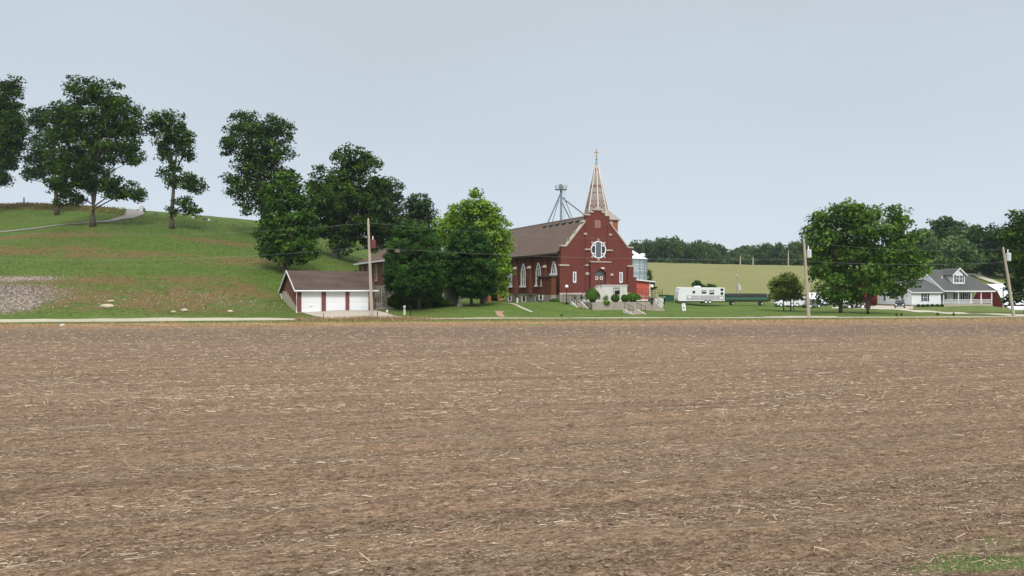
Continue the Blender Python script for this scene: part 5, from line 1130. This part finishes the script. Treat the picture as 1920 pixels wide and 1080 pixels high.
# ------------------------------------------------------------------ small things
sx, sy, sz = at(1281.5, 104); SB = thing('sandwich_board', (sx, sy, sz), 8, 'white sandwich board sign with black marks on the lawn', 'sign')
for (a, nm) in ((-1, 'board'), (1, 'board')):
    obj(nm, MB().add([(-.24, a * .3, 0), (.24, a * .3, 0), (.24, a * .05, 1.0), (-.24, a * .05, 1.0), (-.24, a * .27, 0), (.24, a * .27, 0), (.24, a * .02, 1.0), (-.24, a * .02, 1.0)], [(0, 1, 2, 3), (4, 7, 6, 5), (0, 4, 5, 1), (1, 5, 6, 2), (2, 6, 7, 3), (3, 7, 4, 0)]), paint_w, SB)
def mark(x0, x1, z0, z1, mm=MB()):
    y0, y1 = -.30 + .25 * z0 - .012, -.30 + .25 * z1 - .012; mm.add([(x0, y0, z0), (x1, y0, z0), (x1, y1, z1), (x0, y1, z1)], [(0, 1, 2, 3)]); return mm
mk = mark(-.12, .08, .82, .88); mark(.04, .12, .74, .84); mark(-.14, .0, .58, .66); mark(-.14, -.06, .5, .58); mark(-.12, .14, .36, .46); mark(-.10, .12, .30, .35); mark(-.08, .08, .06, .16)
obj('lettering', mk, black, SB)
def mailbox(px, Y, h, m_, label, big):
    x, y, z = at(px, Y); o = thing('mailbox', (x, y, z), 0, label, 'mailbox')
    obj('post', MB().box(-.05 - big * .06, .05 + big * .06, -.06, .06, -.2, h), m_, o)
    obj('box', MB().prism([(-.12, h), (-.12, h + .14), (-.06, h + .22), (.06, h + .22), (.12, h + .14), (.12, h)], -.25, .25), m_, o)
mailbox(758.5, 85.6, .85, mat('post_cream', (.55, .58, .48), .7), 'cream mailbox post on the lawn edge below the left round tree', 1)
mailbox(770, 84.9, .95, black, 'black mailbox on a black post right of the cream one', 0)
def small(name, px, Y, mb, m_, label, cat, group=None, z=None):
    x, y, zz = at(px, Y); o = obj(name, mb, m_); o.location = (x, y, zz if z is None else z); put(o, label, cat, group); return o
small('marker_post', 970, 100.5, MB().lathe([(.10, -.1), (.10, .6), (.04, .66)], 0, 0, 10), paint_w, 'short white marker post on the lawn in front of the nave', 'post')
small('marker_post', 726, 87.5, MB().lathe([(.10, -.1), (.12, .22), (.04, .3)], 0, 0, 10), paint_w, 'small white marker by the steps of the parish house', 'post')
small('fence_post', 606, 78.6, MB().tube([(0, 0, -.1), (.03, 0, .75)], .045, 6), mat('grey_wood', (.2, .17, .14), .9), 'thin wooden stake in the dry grass in front of the garage', 'stake', 'stakes at the field edge')
small('fence_post', 708, 80.2, MB().tube([(0, 0, -.1), (-.02, 0, .85)], .045, 6), black, 'dark stake in the dry weeds right of the tall pole', 'stake', 'stakes at the field edge')
small('fence_post', 45, 150.5, MB().tube([(0, 0, -.2), (0, 0, 1.25)], .12, 6), MATS['grey_wood'], 'tall fence post on the hilltop between the two left oaks', 'fence post', 'hilltop fence posts')
small('fence_post', 147, 151.5, MB().tube([(0, 0, -.2), (0, 0, .8)], .10, 6), MATS['grey_wood'], 'short fence post on the hilltop left of the biggest oak trunk', 'fence post', 'hilltop fence posts')
small('gravestone', 265.5, 150, MB().prism([(-.42, -.3), (-.42, 1.1), (-.3, 1.25), (.3, 1.25), (.42, 1.1), (.42, -.3)], -.15, .15), mat('pale_granite', (.55, .54, .52), .7, noise=(5, .4, (.45, .44, .42))), 'large pale gravestone beside the top of the path', 'gravestone', 'gravestones on the hilltop')
small('gravestone', 270.5, 149.5, MB().prism([(-.2, -.3), (-.2, .8), (0, .9), (.2, .8), (.2, -.3)], -.12, .12), mat('dark_granite', (.10, .11, .11), .6), 'dark narrow gravestone just right of the large pale one', 'gravestone', 'gravestones on the hilltop')
for i, (px, Y, w_, h) in enumerate(((226, 150, .4, .35), (259, 151, .3, .3), (292, 147, .3, .45), (362, 145.5, .25, .45), (382, 145, .22, .45), (387, 145, .22, .45), (392, 144.8, .22, .42), (405, 144, .3, .3), (437, 143, .2, .25))):
    small('gravestone', px, Y, MB().prism([(-w_, -.4), (-w_, h * .8), (-w_ * .5, h), (w_ * .5, h), (w_, h * .8), (w_, -.4)], -.1, .1), MATS['dark_granite'] if i % 3 else MATS['pale_granite'], 'small gravestone number on the crest'.replace('number ', '') + ', ' + ['left of the path top', 'at the path top left of the large pale stone', 'first right of the large pale stone', 'just right of the narrow lone oak', 'leftmost of three close together', 'middle of three close together', 'rightmost of three close together', 'right of the group of three', 'farthest right before the tall airy oak'][i], 'gravestone', 'gravestones on the hilltop')
# statue by the wall
sx, sy, sz = at(862, 96.5); SM = thing('statue', (sx, sy, sz), 0, 'white statue standing in the shade between the round trees', 'statue')
obj('figure', MB().lathe([(.22, .35), (.2, .7), (.16, 1.1), (.2, 1.35), (.08, 1.5), (.12, 1.62), (.1, 1.78), (.02, 1.86)], 0, 0, 12), mat('statue_white', (.6, .6, .6), .6), SM, True)
obj('pedestal', MB().box(-.3, .3, -.3, .3, -.2, .349), conc_base, SM)
cx_, cy_, cz_ = at(1252, 124); GC = thing('dumpster', (cx_, cy_, cz_), 6, 'dark green dumpster right of the ramp', 'dumpster')
obj('bin', MB().prism([(-1.0, .1), (-1.1, 1.2), (1.1, 1.1), (1.0, .1)], 0, 1.4), green_p, GC); obj('lid', MB().box(-1.15, -.02, -.05, 1.45, 1.201, 1.26).box(.02, 1.15, -.05, 1.45, 1.15, 1.2), black, GC)
cx_, cy_, cz_ = at(1243, 120); BN = thing('wheelie_bin', (cx_, cy_, cz_), 0, 'dark bin with a pale green top beside the ramp pier', 'bin')
obj('bin', MB().prism([(-.3, 0), (-.36, 1.0), (.36, 1.0), (.3, 0)], 0, .7), black, BN); obj('lid', MB().prism([(-.4, 1.002), (-.4, 1.1), (.4, 1.2), (.4, 1.002)], -.05, .75), leafmat('bin_lid', (.2, .4, .25), (.2, .4, .25)), BN)
bx_, by_, bz_ = at(1053, 86.3)
BD = thing('bird', (bx_, by_, bz_), 20, 'black bird standing on the grass beside the road', 'bird')
o = MB().lathe([(.01, -.2), (.07, -.12), (.09, 0), (.07, .12), (.03, .17), (.05, .2), (.045, .26), (.01, .30)], 0, 0, 10); o.v = [(v_[2], v_[1], v_[0] * .9 + .2 + v_[2] * .5) for v_ in o.v]
obj('body', o, black, BD, True); obj('leg', MB().tube([(.0, .03, 0), (0, .03, .16)], .01, 4), black, BD); obj('leg', MB().tube([(.0, -.03, 0), (0, -.03, .16)], .01, 4), black, BD)
small('litter', 117, 66.0, MB().box(-.2, .15, -.1, .1, 0, .12).prism([(-.15, .121), (0, .2), (.1, .121)], -.08, .08), paint_w, 'small white scrap lying near the far edge of the field at left', 'litter', z=.03)
# weeds on the verge in front of the right lawn
for px, Y, lab in ((1681, 88.5, 'left tuft of weeds on the verge below the farmhouse'), (1690, 88.3, 'second tuft of weeds on the verge below the farmhouse'), (1758, 89.5, 'third tuft of weeds on the verge, below the dormer'), (1788, 89.5, 'rightmost tuft of weeds on the verge, below the porch')):
    x, y, z = at(px, Y); root = thing('weed_tuft', (x, y, z), 0, lab, 'weeds', 'weed tufts on the verge')
    n = 90; a = RNG.random(n) * 6.28; e = np.stack([np.cos(a) * .2, np.sin(a) * .2, RNG.uniform(.2, .55, n)], -1); S_ = np.stack([-np.sin(a), np.cos(a), 0 * a], -1) * .02
    npmesh('leaves', np.stack([-S_, S_, e], 1).reshape(-1, 3), 3, L_mid, root, tint=RNG.random(n))
print('objects', len(bpy.data.objects), 'faces', sum(len(m.polygons) for m in bpy.data.meshes))
# ------------------------------------------------------------------ thin air
hb = MB().box(-3050, 3050, -450, 3550, -2, 34); hz_o = obj('haze', hb, None); put(hz_o, kind='stuff')
hm = bpy.data.materials.new('haze'); hm.use_nodes = True; t = hm.node_tree; t.nodes.clear()
pv = N(t, 'ShaderNodeVolumePrincipled'); pv.inputs['Density'].default_value = .00013; pv.inputs['Color'].default_value = (.80, .88, .96, 1)
t.links.new(pv.outputs[0], N(t, 'ShaderNodeOutputMaterial').inputs['Volume']); hz_o.data.materials.append(hm)
